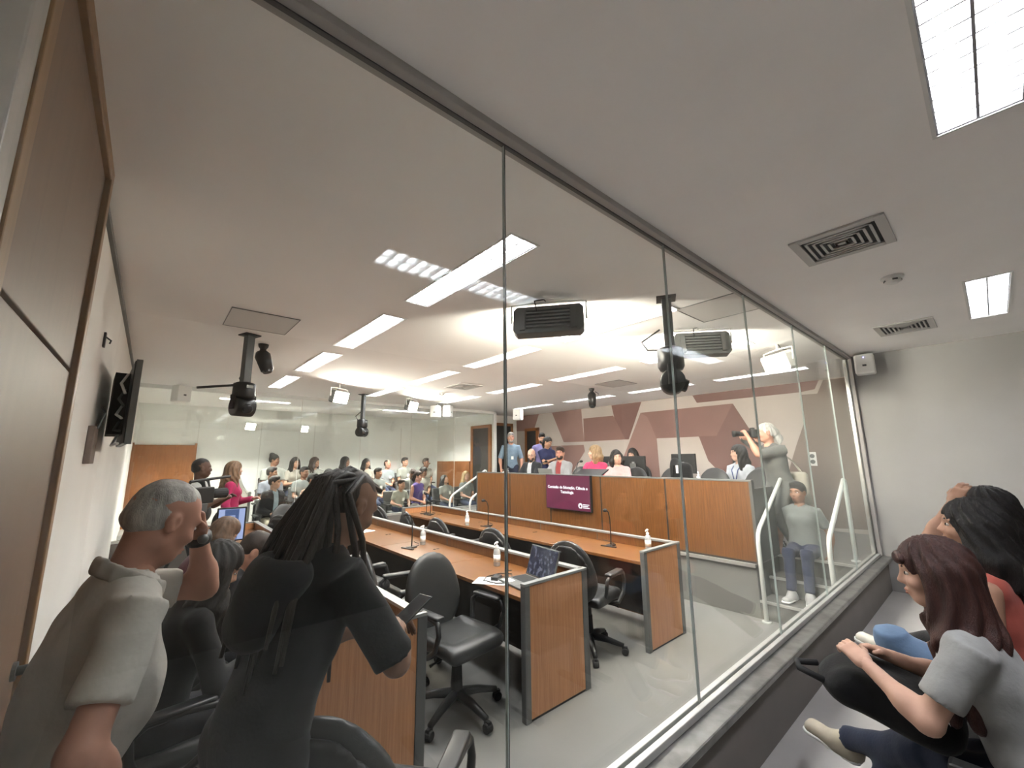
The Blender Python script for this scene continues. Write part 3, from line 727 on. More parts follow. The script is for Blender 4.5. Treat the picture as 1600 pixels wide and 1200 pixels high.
# ---------------------------------------------------------------- microphones, bottles, laptop and desk clutter
def mic(x, y, z, heading, label, h=0.36):
    t = thing('gooseneck_microphone', label, 'microphone', (x, y, z), math.radians(heading), 'gooseneck microphones')
    b = MB(); b.box(-0.05, 0.05, -0.035, 0.035, 0, 0.018); b.box(-0.07, -0.045, -0.09, 0.09, 0, 0.012); b.build('base', m_black, t, 0.004)
    pts = [(0, 0, 0.015), (0.005, 0, h*0.4), (0.0, 0, h*0.75), (-0.03, 0, h*0.95), (-0.075, 0, h)]
    MB().tube(pts, 0.007, 8).build('gooseneck', m_black, t, 0, True)
    MB().tube([(-0.07, 0, h), (-0.085, 0, h+0.002), (-0.12, 0, h+0.004), (-0.135, 0, h+0.004)], [0.010, 0.019, 0.019, 0.008], 10).build('foam_head', m_black2, t, 0, True)
    MB().tube([(0.04, 0, 0.012), (0.12, 0.02, 0.004), (0.2, 0.10, 0.004), (0.24, 0.22, 0.004)], 0.004, 6).build('cable', m_black, t)
mic(2.26, 4.30, 0.745, 15, 'gooseneck microphone on the middle desk row beside the dreadlocked man')
mic(3.74, 4.86, 0.745, 10, 'gooseneck microphone on the front desk row left of the glass joint')
mic(3.90, 2.88, 0.745, 10, 'gooseneck microphone on the front desk row below the slide screen', 0.38)
mic(3.76, 6.52, 0.745, 10, 'gooseneck microphone at the far end of the front desk row')
mic(3.80, 6.72, 0.745, 40, 'second gooseneck microphone at the far end of the front row')
for y, lb in ((5.85, 'bald man'), (5.45, 'bearded man in the grey jacket'), (4.62, 'woman in bright pink')):
    mic(5.42, y, ZP+0.745, 170, 'thin microphone on the dais before the '+lb, 0.34)
m_clear = mat('clear_gel_bottle', (0.75, 0.78, 0.80), 0.1); m_clear.node_tree.nodes['Principled BSDF'].inputs['Transmission Weight'].default_value = 0.65
def bottle(x, y, z, label):
    t = thing('gel_bottle', label, 'bottle', (x, y, z), random.random(), 'hand gel pump bottles')
    MB().lathe([(0.028, 0), (0.031, 0.006), (0.031, 0.12), (0.026, 0.14), (0.013, 0.152), (0.013, 0.158)], (0, 0, 0), 14).build('bottle_body', m_clear, t, 0, True)
    MB().lathe([(0.0316, 0.035), (0.0316, 0.095)], (0, 0, 0), 14).build('sticker', m_white, t, 0, True)
    MB().lathe([(0.016, 0.155), (0.016, 0.172), (0.006, 0.174), (0.006, 0.195)], (0, 0, 0), 12).build('pump_collar', m_white, t)
    MB().tube([(0.012, 0, 0.198), (0, 0, 0.20), (-0.03, 0, 0.196), (-0.04, 0, 0.188)], [0.009, 0.010, 0.006, 0.005], 8).build('pump_nozzle', m_white, t)
bottle(2.47, 3.08, 0.745, 'clear gel pump bottle beside the laptop'); bottle(2.44, 4.38, 0.745, 'clear gel pump bottle near the microphone on the middle desk row')
bottle(3.58, 5.15, 0.745, 'clear gel pump bottle on the front desk row, farthest'); bottle(4.02, 2.50, 0.745, 'clear gel pump bottle at the near end of the front desk row')
bottle(5.6, 2.66, ZP+0.745, 'small pump bottle at the near end of the dais top'); bottle(5.5, 6.5, ZP+0.745, 'small pump bottle at the far end of the dais')
lp = thing('laptop', 'open dark grey laptop on the middle desk row next to the end panel', 'laptop', (2.36, 2.50, 0.745), math.radians(-8))
MB().box(-0.20, 0.06, -0.18, 0.18, 0, 0.016).build('keyboard_base', m_metal_d, lp, 0.004)
MB().box(-0.09, 0.045, -0.165, 0.165, 0.016, 0.0175).build('keyboard', m_black2, lp); MB().box(-0.185, -0.11, -0.05, 0.05, 0.016, 0.0170).build('touchpad', m_metal, lp)
MB().box(-0.19, -0.12, 0.06, 0.15, 0.016, 0.0172).build('paper_note', m_paper, lp)
def laptop_screen():
    m = bpy.data.materials.new('laptop_desktop'); m.use_nodes = True; nt = m.node_tree; b = nt.nodes['Principled BSDF']
    tc = nt.nodes.new('ShaderNodeTexCoord'); v = nt.nodes.new('ShaderNodeTexVoronoi'); v.inputs['Scale'].default_value = 55; r = nt.nodes.new('ShaderNodeValToRGB')
    r.color_ramp.interpolation = 'CONSTANT'; r.color_ramp.elements[0].color = (0.004, 0.005, 0.012, 1); r.color_ramp.elements[1].position = 0.80; r.color_ramp.elements[1].color = (0.05, 0.055, 0.075, 1)
    sp = nt.nodes.new('ShaderNodeSeparateColor'); nt.links.new(tc.outputs['Object'], v.inputs['Vector']); nt.links.new(v.outputs['Color'], sp.inputs[0]); nt.links.new(sp.outputs[0], r.inputs['Fac'])
    nt.links.new(r.outputs['Color'], b.inputs['Emission Color']); b.inputs['Emission Strength'].default_value = 0.6; b.inputs['Base Color'].default_value = (0.01, 0.01, 0.014, 1); b.inputs['Roughness'].default_value = 0.2; return m
lid = MB().box(-0.006, 0.006, -0.18, 0.18, 0, 0.235).build('lid', m_metal_d, lp, 0.003); lid.location = (0.065, 0, 0.016); lid.rotation_euler = (0, math.radians(18), 0)
MB().box(-0.0075, -0.0055, -0.17, 0.17, 0.012, 0.225).build('display', laptop_screen(), lid)
cb_ = thing('charging_cable', 'black cable and adapter lying on the desk by the laptop', 'cable', (2.2, 2.75, 0.745))
MB().box(-0.05, 0.05, -0.03, 0.03, 0, 0.028, 0.5).build('adapter', m_black, cb_, 0.006)
MB().tube([(0.04, 0, 0.012), (0.12, -0.05, 0.006), (0.18, 0.02, 0.006), (0.12, 0.10, 0.006), (-0.02, 0.10, 0.006), (-0.1, 0.04, 0.006), (-0.08, -0.09, 0.006), (-0.02, -0.14, 0.006)], 0.004, 6).build('cord', m_black, cb_)
pp = [(0.86, 3.3, 'white sheet of paper on the left desk under the leaning person'), (2.3, 5.75, 'white sheet of paper on the middle desk row'), (2.14, 2.74, 'small white note beside the cable adapter')]
for i, (x, y, lb) in enumerate(pp): tag(MB().box(x-0.09, x+0.09, y-0.13, y+0.13, 0.7455, 0.7475, 0.3*i).build('paper_sheet', m_paper), lb, 'paper', 'loose papers on the desks')

# dais equipment
def monitor(x, y, z, heading, label, w=0.52, h=0.31, grp='computer monitors behind the dais'):
    t = thing('computer_monitor', label, 'monitor', (x, y, z), math.radians(heading), grp)
    MB().box(-0.02, 0.02, -w/2, w/2, 0.13, 0.13+h).build('housing', m_black, t, 0.006)
    MB().box(0.020, 0.022, -w/2+0.012, w/2-0.012, 0.145, 0.115+h).build('display', m_screen_off, t)
    MB().box(-0.045, -0.02, -0.06, 0.06, 0.05, 0.30).build('stand_neck', m_metal, t, 0.004); MB().box(-0.10, 0.08, -0.11, 0.11, 0, 0.012).build('stand_base', m_metal, t, 0.004)
    MB().box(-0.0215, -0.0205, -0.03, 0.03, 0.30, 0.33).build('badge', m_cap, t)
    return t
bt = thing('back_desk', 'long desk with monitors behind the dais chairs', 'desk', (7.05, 3.0, ZP))
MB().box(0, 0.6, 0, 3.0, 0.70, 0.73).build('desktop', m_white, bt, 0.003); MB().box(0.02, 0.04, 0.02, 2.98, 0.1, 0.70).build('front_panel', m_walldark, bt)
for y in (0, 2.97): MB().box(0.02, 0.58, y, y+0.03, 0, 0.70).build('side_panel', m_walldark, bt)
monitor(7.2, 5.24, ZP+0.73, 0, 'slim monitor behind the woman in bright pink', 0.36); monitor(7.2, 4.68, ZP+0.73, 0, 'wide black monitor hiding the technician on the dais'); monitor(7.2, 3.66, ZP+0.73, -12, 'black monitor above the empty dais chairs', 0.50, 0.34)
lp2 = thing('laptop', 'grey laptop seen from behind in front of the bearded man', 'laptop', (5.45, 5.22, ZP+0.745), PI)
MB().box(-0.12, 0.12, -0.17, 0.17, 0, 0.016).build('keyboard_base', m_cap, lp2, 0.004); l2 = MB().box(-0.005, 0.005, -0.17, 0.17, 0, 0.22).build('lid', m_cap, lp2, 0.003); l2.location = (0.125, 0, 0.012); l2.rotation_euler = (0, math.radians(15), 0)
lb_ = thing('black_folder_stand', 'black tilted panel on the dais before the woman in pink', 'document stand', (5.32, 4.27, ZP+0.80))
q = MB().box(-0.16, 0.16, -0.27, 0.27, 0, 0.02).build('panel', m_black, lb_, 0.004); q.rotation_euler = (0, math.radians(-24), 0); q.location = (0, 0, 0.09); MB().box(-0.05, 0.05, -0.06, 0.06, -0.055, 0.08).build('foot', m_black, lb_)

# ---------------------------------------------------------------- ceiling cameras, floodlights, speakers
def ptz(x, y, ztop, zb, heading, label, pole=0.035):
    t = thing('ceiling_camera', label, 'camera', (x, y, ZC), math.radians(heading), 'ceiling-hung pan-tilt cameras'); d = -(ZC-ztop); b = -(ZC-zb)
    MB().box(-0.07, 0.07, -0.07, 0.07, -0.012, 0).build('ceiling_plate', m_black, t); MB().box(-pole, pole, -pole, pole, d, -0.012).build('pole', m_metal_d, t, 0.004)
    h = (d-b)
    MB().lathe([(0.06, d+0.01), (0.092, d-0.005), (0.095, d-h*0.38), (0.08, d-h*0.46), (0.05, d-h*0.48)], (0, 0, 0), 18).build('camera_base', m_black, t, 0, True)
    MB().tube([(0, -0.085, d-h*0.70), (0, -0.08, d-h*0.70), (0, 0.08, d-h*0.70), (0, 0.085, d-h*0.70)], [0.075, 0.088, 0.088, 0.075], 18).build('camera_head', m_black, t, 0, True)
    for s in (-1, 1): MB().box(-0.03, 0.03, s*0.092-0.012, s*0.092+0.012, d-h*0.78, d-h*0.36).build('yoke_arm', m_black2, t, 0.006)
    MB().tube([(0.05, 0, d-h*0.74), (0.10, 0, d-h*0.80), (0.105, 0, d-h*0.805)], [0.05, 0.046, 0.03], 16).build('lens', m_screen_off, t, 0, True)
    MB().box(0.08, 0.097, -0.03, 0.03, d-0.05, d-0.025).build('badge', m_cap, t)
    MB().tube([(-0.06, 0.03, d+0.0), (-0.16, 0.06, d+0.015), (-0.2, 0.05, d+0.08), (-0.06, 0.02, d+0.16)], 0.007, 6).build('cable', m_black, t)
    return t
ptz(2.88, 1.50, 2.50, 2.13, -60, 'large black ceiling camera on a pole behind the near glass'); t = ptz(0.61, 4.58, 2.42, 2.10, -70, 'black ceiling camera on a thick pole near the left wall')
MB().tube([(0.0, -0.05, -0.50), (-0.02, -0.38, -0.57)], [0.012, 0.012], 6).build('antenna_arm', m_black, t)
ptz(2.92, 7.62, 2.42, 2.10, -60, 'small black ceiling camera hanging in front of the far audience', 0.03)
def spot(x, y, zb, heading, label):
    t = thing('spot_camera', label, 'camera', (x, y, ZC), math.radians(heading), 'small ceiling cameras')
    MB().lathe([(0.05, 0), (0.045, -0.03), (0.03, -0.05), (0.03, -0.09)], (0, 0, 0), 14).build('mount', m_black, t, 0, True)
    MB().tube([(-0.02, 0, -0.08), (0.0, 0, -0.12), (0.06, 0, zb-ZC)], [0.05, 0.075, 0.06], 14).build('body', m_black, t, 0, True); MB().tube([(0.06, 0, zb-ZC), (0.068, 0, zb-ZC-0.02)], [0.05, 0.045], 14).build('lens', m_screen_off, t)
    MB().tube([(0, 0.06, -0.06), (-0.05, 0.12, -0.09), (-0.02, 0.10, -0.15)], 0.006, 6).build('cable', m_black, t)
spot(0.78, 4.88, 2.62, -30, 'stubby dark camera on the ceiling behind the pole camera at left'); spot(5.82, 4.55, 2.58, -140, 'stubby black camera on the ceiling above the dais')
m_flood = emis('flood_led', (1.0, 0.93, 0.80), FLOOD_POWER); m_flood_b = mat('flood_housing', (0.10, 0.105, 0.10), 0.5, 0.2)
def flood(x, y, z, heading, tilt, label, w=0.27, h=0.115, lit=True, housing=None):
    hm = housing or m_flood_b
    t = thing('floodlight', label, 'floodlight', (x, y, z), math.radians(heading), 'ceiling floodlights')
    R = Matrix.Rotation(math.radians(tilt), 3, 'Y')
    def rb(mb): mb.v = [tuple(R @ Vector(v)) for v in mb.v]; return mb
    rb(MB().prism([(-w, -h*0.75), (-w*0.9, -h), (w*0.9, -h), (w, -h*0.75), (w, h*0.75), (w*0.9, h), (-w*0.9, h), (-w, h*0.75)], -0.05, 0.05, 'x')).build('housing', hm, t, 0.006)
    for k in range(6):
        zz = -h*0.62+h*1.24*k/5; rb(MB().box(-0.075, -0.05, -w*0.62, w*0.62, zz-0.006, zz+0.006)).build('cooling_fin', m_metal, t)
    for s in (-1, 1): rb(MB().box(-0.066, -0.049, s*w*0.72-0.02, s*w*0.72+0.02, -h*0.8, h*0.8)).build('back_strap', m_metal, t)
    rb(MB().box(0.05, 0.054, -w*0.88, w*0.88, -h*0.85, h*0.85)).build('lens_panel', m_flood if lit else m_white, t)
    yk = MB(); yk.tube([(0, -w-0.02, 0), (0, -w-0.02, h+0.03), (0, -w*0.5, h+0.04), (0, w*0.5, h+0.04), (0, w+0.02, h+0.03), (0, w+0.02, 0)], 0.008, 6); yk.tube([(0, 0, h+0.035), (0, 0, ZC-z)], 0.012, 6); yk.build('yoke', m_offwhite, t)
    MB().tube([(-0.06, w*0.3, h*0.6), (-0.10, w*0.35, h+0.02), (-0.04, w*0.1, h+0.05), (0, 0.02, ZC-z)], 0.006, 6).build('cable', m_black, t)
    return t
flood(2.22, 2.12, 2.735, 38, 10, 'dark floodlight seen from behind, just right of the nearest glass joint'); flood(3.88, 1.70, 2.745, 40, 10, 'dark floodlight seen from behind beside the large ceiling camera', 0.25)
flood(2.20, 6.78, 2.69, -65, 16, 'lit white floodlight hanging left, in front of the far audience', 0.15, 0.10); flood(3.84, 7.50, 2.74, -62, 16, 'lit white floodlight hanging right, in front of the far audience', 0.15, 0.095)
flood(5.10, 1.42, 2.70, 150, 20, 'white projector-like floodlight near the end of the glass', 0.17, 0.10, False, m_offwhite)
def speaker(x, y, z, heading, label, s=1.0, hang=True):
    t = thing('wall_speaker', label, 'speaker', (x, y, z), math.radians(heading), 'small white speakers')
    MB().box(-0.09*s, 0.09*s, -0.10*s, 0.10*s, -0.13*s, 0.13*s).build('cabinet', m_offwhite, t, 0.02*s)
    MB().box(0.09*s, 0.092*s, -0.02*s, 0.02*s, -0.035*s, -0.01*s).build('badge', m_metal_d, t)
    if hang: MB().tube([(-0.05*s, 0, 0.1*s), (-0.10*s, 0, 0.15*s), (-0.10*s, 0, ZC-z)], 0.011, 6).build('bracket', m_offwhite, t)
    else:
        MB().box(-0.14*s, -0.09*s, -0.03, 0.03, -0.04, 0.04).build('bracket', m_offwhite, t)
    return t
speaker(4.62, 7.88, 2.71, -140, 'white hanging speaker, left of the pair before the far glass', 1.0); speaker(4.92, 7.86, 2.73, -60, 'white hanging speaker, right of the pair before the far glass', 1.0)
speaker(6.35, 0.88, 2.755, 185, 'pale grey speaker with a blue light high on the gallery end wall', 0.92, False)
MB().lathe([(0.004, 0.0), (0.004, 0.004)], (0, 0, 0), 8, 'x').build('status_light', emis('blue_led', (0.35, 0.35, 1), 3.0), [o for o in COL.objects if o.name.startswith('wall_speaker')][-1]).location = (0.084, 0.0, 0.075)
speaker(0.27, 8.25, 2.74, -60, 'white tilted speaker under the ceiling in the far left corner', 1.0); speaker(6.6, 7.4, 2.72, 200, 'white speaker near the far end of the mural wall')

# ---------------------------------------------------------------- television and boxes on the left wall
tvw = thing('wall_television', 'television on a wall bracket at the left, seen from its edge', 'television', (-0.165, 4.10, 2.085), math.radians(4.5))
MB().box(-0.012, 0.022, -0.50, 0.50, -0.27, 0.27).build('housing', m_black, tvw, 0.008)
MB().box(0.022, 0.024, -0.485, 0.485, -0.255, 0.255).build('display', m_screen_off, tvw)
MB().box(-0.006, 0.026, -0.510, -0.50, -0.275, 0.275).build('bezel_edge', m_metal, tvw)
MB().box(-0.09, -0.012, -0.22, 0.2, -0.2, 0.22).build('wall_mount', m_black2, tvw)
for k in range(5): MB().tube([(-0.03, -0.3+0.04*k, 0.2-0.1*k), (-0.06, -0.42+0.03*k, 0.12-0.1*k), (-0.035, -0.46, 0.05-0.08*k)], 0.008, 6).build('cable', m_metal_d if k % 2 else m_offwhite, tvw)
wb = thing('wall_trunking', 'beige cable box on the left wall below the television', 'cable box', (XL, 3.55, 1.80)); MB().box(0, 0.03, -0.12, 0.12, -0.11, 0.11).build('cover', m_tan, wb, 0.004); MB().tube([(0.03, 0, 0.1), (0.05, 0.05, 0.2), (0.02, 0.2, 0.25)], 0.006, 6).build('cable', m_black, wb)
wk = thing('wall_hook', 'small dark hook on the left wall beside the television', 'hook', (XL, 3.45, 2.43)); MB().box(0, 0.012, -0.02, 0.02, -0.045, 0.045).build('plate', m_black, wk, 0.002); MB().tube([(0.01, 0, 0.02), (0.035, 0, 0.0), (0.03, 0, -0.02)], 0.005, 6).build('pin', m_black, wk)

# ---------------------------------------------------------------- video camera on tripod and monitor, left
vc = thing('video_camera', 'black broadcast video camera on a tripod in front of the cameraman', 'video camera', (0.47, 6.05, 0), math.radians(25))
MB().box(-0.17, 0.14, -0.06, 0.06, 1.22, 1.40).build('body', m_black, vc, 0.012); MB().tube([(0.14, 0, 1.32), (0.16, 0, 1.32), (0.30, 0, 1.32), (0.31, 0, 1.32)], [0.05, 0.055, 0.06, 0.05], 14).build('lens', m_black2, vc)
MB().tube([(-0.12, 0, 1.40), (-0.10, 0, 1.47), (0.22, 0, 1.50), (0.34, 0.01, 1.51)], 0.016, 8).build('top_handle', m_black, vc); MB().box(-0.30, -0.17, -0.05, 0.05, 1.23, 1.37).build('battery', m_black2, vc, 0.006)
MB().box(-0.08, 0.08, -0.06, 0.06, 1.12, 1.22).build('tripod_head', m_metal_d, vc, 0.008)
for k in range(3):
    a = 2*PI*k/3+0.4; MB().tube([(0, 0, 1.14), (0.42*math.cos(a), 0.42*math.sin(a), 0.0)], [0.022, 0.014], 8).build('leg', m_black, vc)
mo = monitor(0.72, 5.35, 0.745, -95, 'monitor with a bright blue screen on the left desk row', 0.26, 0.34, 'other monitors')
m_blue = emis('blue_desktop', (0.42, 0.50, 0.80), 0.22); m_navy = emis('navy_window', (0.05, 0.075, 0.16), 0.4)
MB().box(0.022, 0.0235, -0.115, 0.115, 0.145, 0.455).build('desktop_image', m_blue, mo); MB().box(0.0235, 0.0245, -0.062, 0.062, 0.15, 0.45).build('window_image', m_navy, mo)
for zz, w in ((0.36, 0.03), (0.27, 0.045), (0.245, 0.045), (0.22, 0.045)): MB().box(0.0245, 0.025, -w, w, zz-0.004, zz+0.004 if zz < 0.3 else zz+0.03).build('text_bar', m_blue, mo)
po = thing('white_post', 'short white upright post at the left end of the desk rail', 'post', (1.24, 4.6, 0.85)); MB().box(-0.012, 0.012, -0.012, 0.012, 0.0, 0.26).build('shaft', m_white, po, 0.003); MB().box(-0.03, 0.03, -0.03, 0.03, 0, 0.012).build('base_plate', m_white, po)
# ---------------------------------------------------------------- people
def _n(v): v = np.asarray(v, float); return v/(np.linalg.norm(v)+1e-12)
def _rot(v, axis, ang):
    v = np.asarray(v, float); k = _n(axis); return v*math.cos(ang)+np.cross(k, v)*math.sin(ang)+k*(k @ v)*(1-math.cos(ang))
def ik(a, t, l1, l2, pole):
    a = np.asarray(a, float); t = np.asarray(t, float); d = t-a; L = np.linalg.norm(d)
    if L > (l1+l2)*0.995: t = a+d/L*(l1+l2)*0.995; d = t-a; L = np.linalg.norm(d)
    if L < abs(l1-l2)+0.03: t = a+d/max(L, 1e-6)*(abs(l1-l2)+0.03); d = t-a; L = np.linalg.norm(d)
    x = (l1*l1-l2*l2+L*L)/(2*L); h = math.sqrt(max(l1*l1-x*x, 0)); u = d/L; p = np.asarray(pole, float); p = _n(p-u*(p @ u))
    return a+u*x+p*h, t
# flat-ended cone primitive for sleeves and trouser legs
def _flat(s, a, b, r1, r2, k=0.02): s.ops.append(('u', 'k', (np.array(a, float), np.array(b, float), r1, r2), k)); return s
SDF.flat = _flat
_ev0, _bb0 = SDF._ev, SDF._bb
def _ev(t, p, X, Y, Z):
    if t != 'k': return _ev0(t, p, X, Y, Z)
    a, b, r1, r2 = p; ba = b-a; L2 = float(ba @ ba)+1e-12; L = math.sqrt(L2)
    px, py, pz = X-a[0], Y-a[1], Z-a[2]; t_ = (px*ba[0]+py*ba[1]+pz*ba[2])/L2
    dr = np.sqrt((px-t_*ba[0])**2+(py-t_*ba[1])**2+(pz-t_*ba[2])**2)-(r1+(r2-r1)*np.clip(t_, 0, 1))
    return np.maximum(dr, np.maximum(-t_-0.15, t_-1)*L)
def _bb(t, p):
    if t == 'k': a, b, r1, r2 = p; r = max(r1, r2)+0.02; return np.minimum(a, b)-r, np.maximum(a, b)+r
    return _bb0(t, p)
SDF._ev = staticmethod(_ev); SDF._bb = staticmethod(_bb)

_mc = {}
def cloth(col, rough=0.85, bump=0.25, near=False):
    k = ('c',)+tuple(round(c, 3) for c in col)+(near,)
    if k not in _mc:
        _mc[k] = mat('cloth_%d' % len(_mc), col, rough, noise=0.10 if near else 0.07, nscale=14 if near else 9, bump=0.10 if near else 0.08, bscale=90 if near else 40, spec=0.2, sheen=0.1)
    return _mc[k]
def skin(col):
    k = ('s',)+tuple(round(c, 3) for c in col)
    if k not in _mc:
        m = mat('skin_%d' % len(_mc), col, 0.5, noise=0.06, nscale=18, bump=0.03, bscale=300, spec=0.35)
        b = m.node_tree.nodes['Principled BSDF']; b.inputs['Subsurface Weight'].default_value = 0.0
        _mc[k] = m
    return _mc[k]
def hairm(col):
    k = ('h',)+tuple(round(c, 3) for c in col)
    if k not in _mc: _mc[k] = mat('hair_%d' % len(_mc), col, 0.5, noise=0.35, nscale=9, stretch=(7, 7, 1.0), bump=0.5, bscale=60, spec=0.4)
    return _mc[k]
m_eye = mat('eye_dark', (0.02, 0.014, 0.01), 0.2); m_eyew = mat('eye_white', (0.62, 0.60, 0.57), 0.25)
TAN = (0.40, 0.225, 0.15); FAIR = (0.54, 0.33, 0.245); BROWN = (0.22, 0.115, 0.072); DARK = (0.10, 0.052, 0.035); RED = (0.46, 0.235, 0.165)
BLK = (0.012, 0.010, 0.009); DBR = (0.028, 0.016, 0.011)

def person(label, x, y, floor, heading, h, sit=None, lean=0, side=0, twist=0, hyaw=0, hpitch=0, hroll=0, lh='down', rh='down', lf=None, rf=None,
           w=1.0, belly=0.0, skinc=TAN, top=None, bottom=(0.03, 0.04, 0.08), shoe=(0.3, 0.3, 0.3), hair=('short', DBR), beard=None, glasses=False, near=0, feet=True,
           group=None, crouch=0.0, jacket=None, curl=0.6, name='person', lpole=None, rpole=None, bust=False, lpalm=None, rpalm=None):
    vb, vc, vh, vr = [(0.022, 0.021, 0.0115, 0.014), (0.018, 0.016, 0.009, 0.011), (0.012, 0.0095, 0.0062, 0.008)][near]
    s = h/1.75; a = math.radians(heading); F = np.array([math.cos(a), math.sin(a), 0]); Lv = np.array([-math.sin(a), math.cos(a), 0]); U = np.array([0, 0, 1.])
    P = np.array([x, y, (sit+0.10*s) if sit is not None else floor+0.94*s-crouch])
    off = (x, y, floor); root = thing(name, label, 'person', off, 0, group)
    u = _rot(_rot(U, Lv, math.radians(lean)), F, math.radians(side))
    tf = _rot(_rot(F, U, math.radians(twist)), Lv, math.radians(lean)); tf = _n(tf-u*(tf @ u)); tl = np.cross(u, tf)
    N = P+u*0.53*s; Sh = {1: P+u*0.445*s+tl*0.172*s*w, -1: P+u*0.445*s-tl*0.172*s*w}
    hf0 = _rot(F, U, math.radians(hyaw)); hl = np.cross(U, hf0); hf = _rot(hf0, hl, math.radians(hpitch)); hu = np.cross(hf, hl)
    if hroll: hu = _rot(hu, hf, math.radians(hroll)); hl = np.cross(hu, hf)
    hs = (s+1)/2*0.98; Hc = N+_n(u+hu*0.5)*0.05*s+hu*0.105*hs+hf*0.012
    RH = np.stack([hf, hl, hu], 1)
    def H(f, l, q): return Hc+(hf*f+hl*l+hu*q)*hs
    RT = np.stack([tf, tl, u], 1)
    # limbs
    arms = {}
    for sd, spec, pl, palm in ((1, lh, lpole, lpalm), (-1, rh, rpole, rpalm)):
        S = Sh[sd]
        if spec == 'down': T = S-U*0.50*s+F*0.08*s+tl*sd*0.07
        elif spec == 'lap': T = P+F*0.26*s+Lv*sd*0.05+U*0.10*s
        elif spec == 'knee': T = P+F*0.40*s+Lv*sd*0.13+U*0.11*s
        elif spec == 'desk': T = P+F*0.40*s+Lv*sd*0.12+U*0.20*s
        elif spec == 'phone': T = P+F*0.30*s+Lv*sd*0.06+U*0.22*s
        elif spec[0] == 'head': T = H(*spec[1:])
        elif spec[0] == 'w': T = np.array(spec[1:], float)
        else: T = P+F*spec[0]+Lv*spec[1]+U*spec[2]
        pole = (-U*0.6+tl*sd*0.55-F*0.55) if pl is None else np.array(pl, float)
        E, T = ik(S, T, 0.285*s, 0.25*s, pole); hd = _n(T-E)
        pn = (-U*0.8-tl*sd*0.5) if palm is None else np.array(palm, float); pn = _n(pn-hd*(pn @ hd)); sv = np.cross(hd, pn)
        if sv @ (-tl*sd+U*0.3+F*0.2) < 0: sv = -sv
        arms[sd] = (S, E, T, hd, pn, sv)
    legs = {}
    for sd, spec in ((1, lf), (-1, rf)):
        Hp = P+Lv*sd*0.095*s*w-U*0.02*s
        if spec is None:
            T = (P*np.array([1, 1, 0])+U*(floor+0.085*s)+F*(0.44*s)+Lv*sd*0.11) if sit is not None else (P*np.array([1, 1, 0])+U*(floor+0.085*s)+F*0.01+Lv*sd*0.11*w)
            ff = _n(F+Lv*sd*0.2)
        else: T = np.array(spec[:3], float); ff = _n(np.array(spec[3:6], float)) if len(spec) > 3 else F
        K, T = ik(Hp, T, 0.43*s, 0.42*s, (F+U*0.8 if sit is not None else F)); legs[sd] = (Hp, K, T, ff)
    sm = skin(skinc)
    # ---- body (one mesh): trunk, limbs, head and hands
    B = SDF()
    B.ell(P+u*0.02*s, np.array((0.095, 0.145*w, 0.12))*s, RT, 0.03).ell(P+u*0.20*s, np.array((0.09, 0.13*w, 0.16))*s, RT, 0.05).ell(P+u*0.36*s, np.array((0.10, 0.15*w, 0.15))*s, RT, 0.05)
    B.cone(Sh[1]-tl*0.04, Sh[-1]+tl*0.04, 0.040*s, 0.040*s, 0.04).cone(N-u*0.05*s, N+_n(u+hu)*0.07*s, 0.062*s*(w+1)/2, 0.05*s, 0.04)
    for sd in (1, -1):
        S, E, T, hd, pn, sv = arms[sd]; aw = (w+1)/2
        B.cone(S, E, 0.043*s*aw, 0.038*s*aw, 0.03).cone(E, T-hd*0.005, 0.040*s*aw, 0.026*s*aw, 0.02); B.cone(E+(T-E)*0.25, E+(T-E)*0.3, 0.041*s*aw, 0.040*s*aw, 0.03)
        Hp, K, A, ff = legs[sd]
        B.cone(Hp, K, 0.07*s*w, 0.05*s, 0.04)
        if feet or sit is None: B.cone(K, A, 0.05*s, 0.036*s, 0.03)
    V, Q = B.mesh(vb)
    D = SDF()      # head
    fem = bust
    D.ell(H(-0.012, 0, 0.03), np.array((0.098, 0.077, 0.092))*hs, RH, 0).ell(H(0.028, 0, -0.035), np.array((0.066, 0.060 if fem else 0.064, 0.085))*hs, RH, 0.03)
    D.ell(H(0.05, 0, -0.095), np.array((0.034, 0.032 if fem else 0.042, 0.026))*hs, RH, 0.025).cone(H(0.0, 0.05, -0.07), H(0.045, 0.02, -0.098), 0.022*hs, 0.018*hs, 0.03).cone(H(0.0, -0.05, -0.07), H(0.045, -0.02, -0.098), 0.022*hs, 0.018*hs, 0.03)
    D.ell(H(0.075, 0, 0.022), np.array((0.018, 0.052, 0.012))*hs, RH, 0.02)
    for q in (1, -1):
        D.ell(H(0.100, q*0.031, -0.001), np.array((0.016, 0.017, 0.011))*hs, RH, 0.012, 's'); D.ell(H(0.062, q*0.042, -0.035), np.array((0.025, 0.02, 0.02))*hs, RH, 0.02)
        D.ell(H(-0.008, q*0.079, -0.012), np.array((0.020, 0.010, 0.031))*hs, RH, 0.008); D.ell(H(0.002, q*0.087, -0.010), np.array((0.010, 0.006, 0.016))*hs, RH, 0.006, 's')
    D.cone(H(0.086, 0, 0.008), H(0.104, 0, -0.033), 0.008*hs, 0.012*hs, 0.012).ell(H(0.093, 0.012, -0.037), np.array((0.012, 0.009, 0.008))*hs, RH, 0.008).ell(H(0.093, -0.012, -0.037), np.array((0.012, 0.009, 0.008))*hs, RH, 0.008)
    D.ell(H(0.088, 0, -0.066), np.array((0.012, 0.026, 0.007))*hs, RH, 0.01).ell(H(0.086, 0, -0.078), np.array((0.012, 0.022, 0.008))*hs, RH, 0.008)
    D.cone(H(-0.025, 0, -0.05), N-u*0.02, 0.050*s*(w+1)/2, 0.055*s*(w+1)/2, 0.03)
    ex = [D.mesh(vh)]
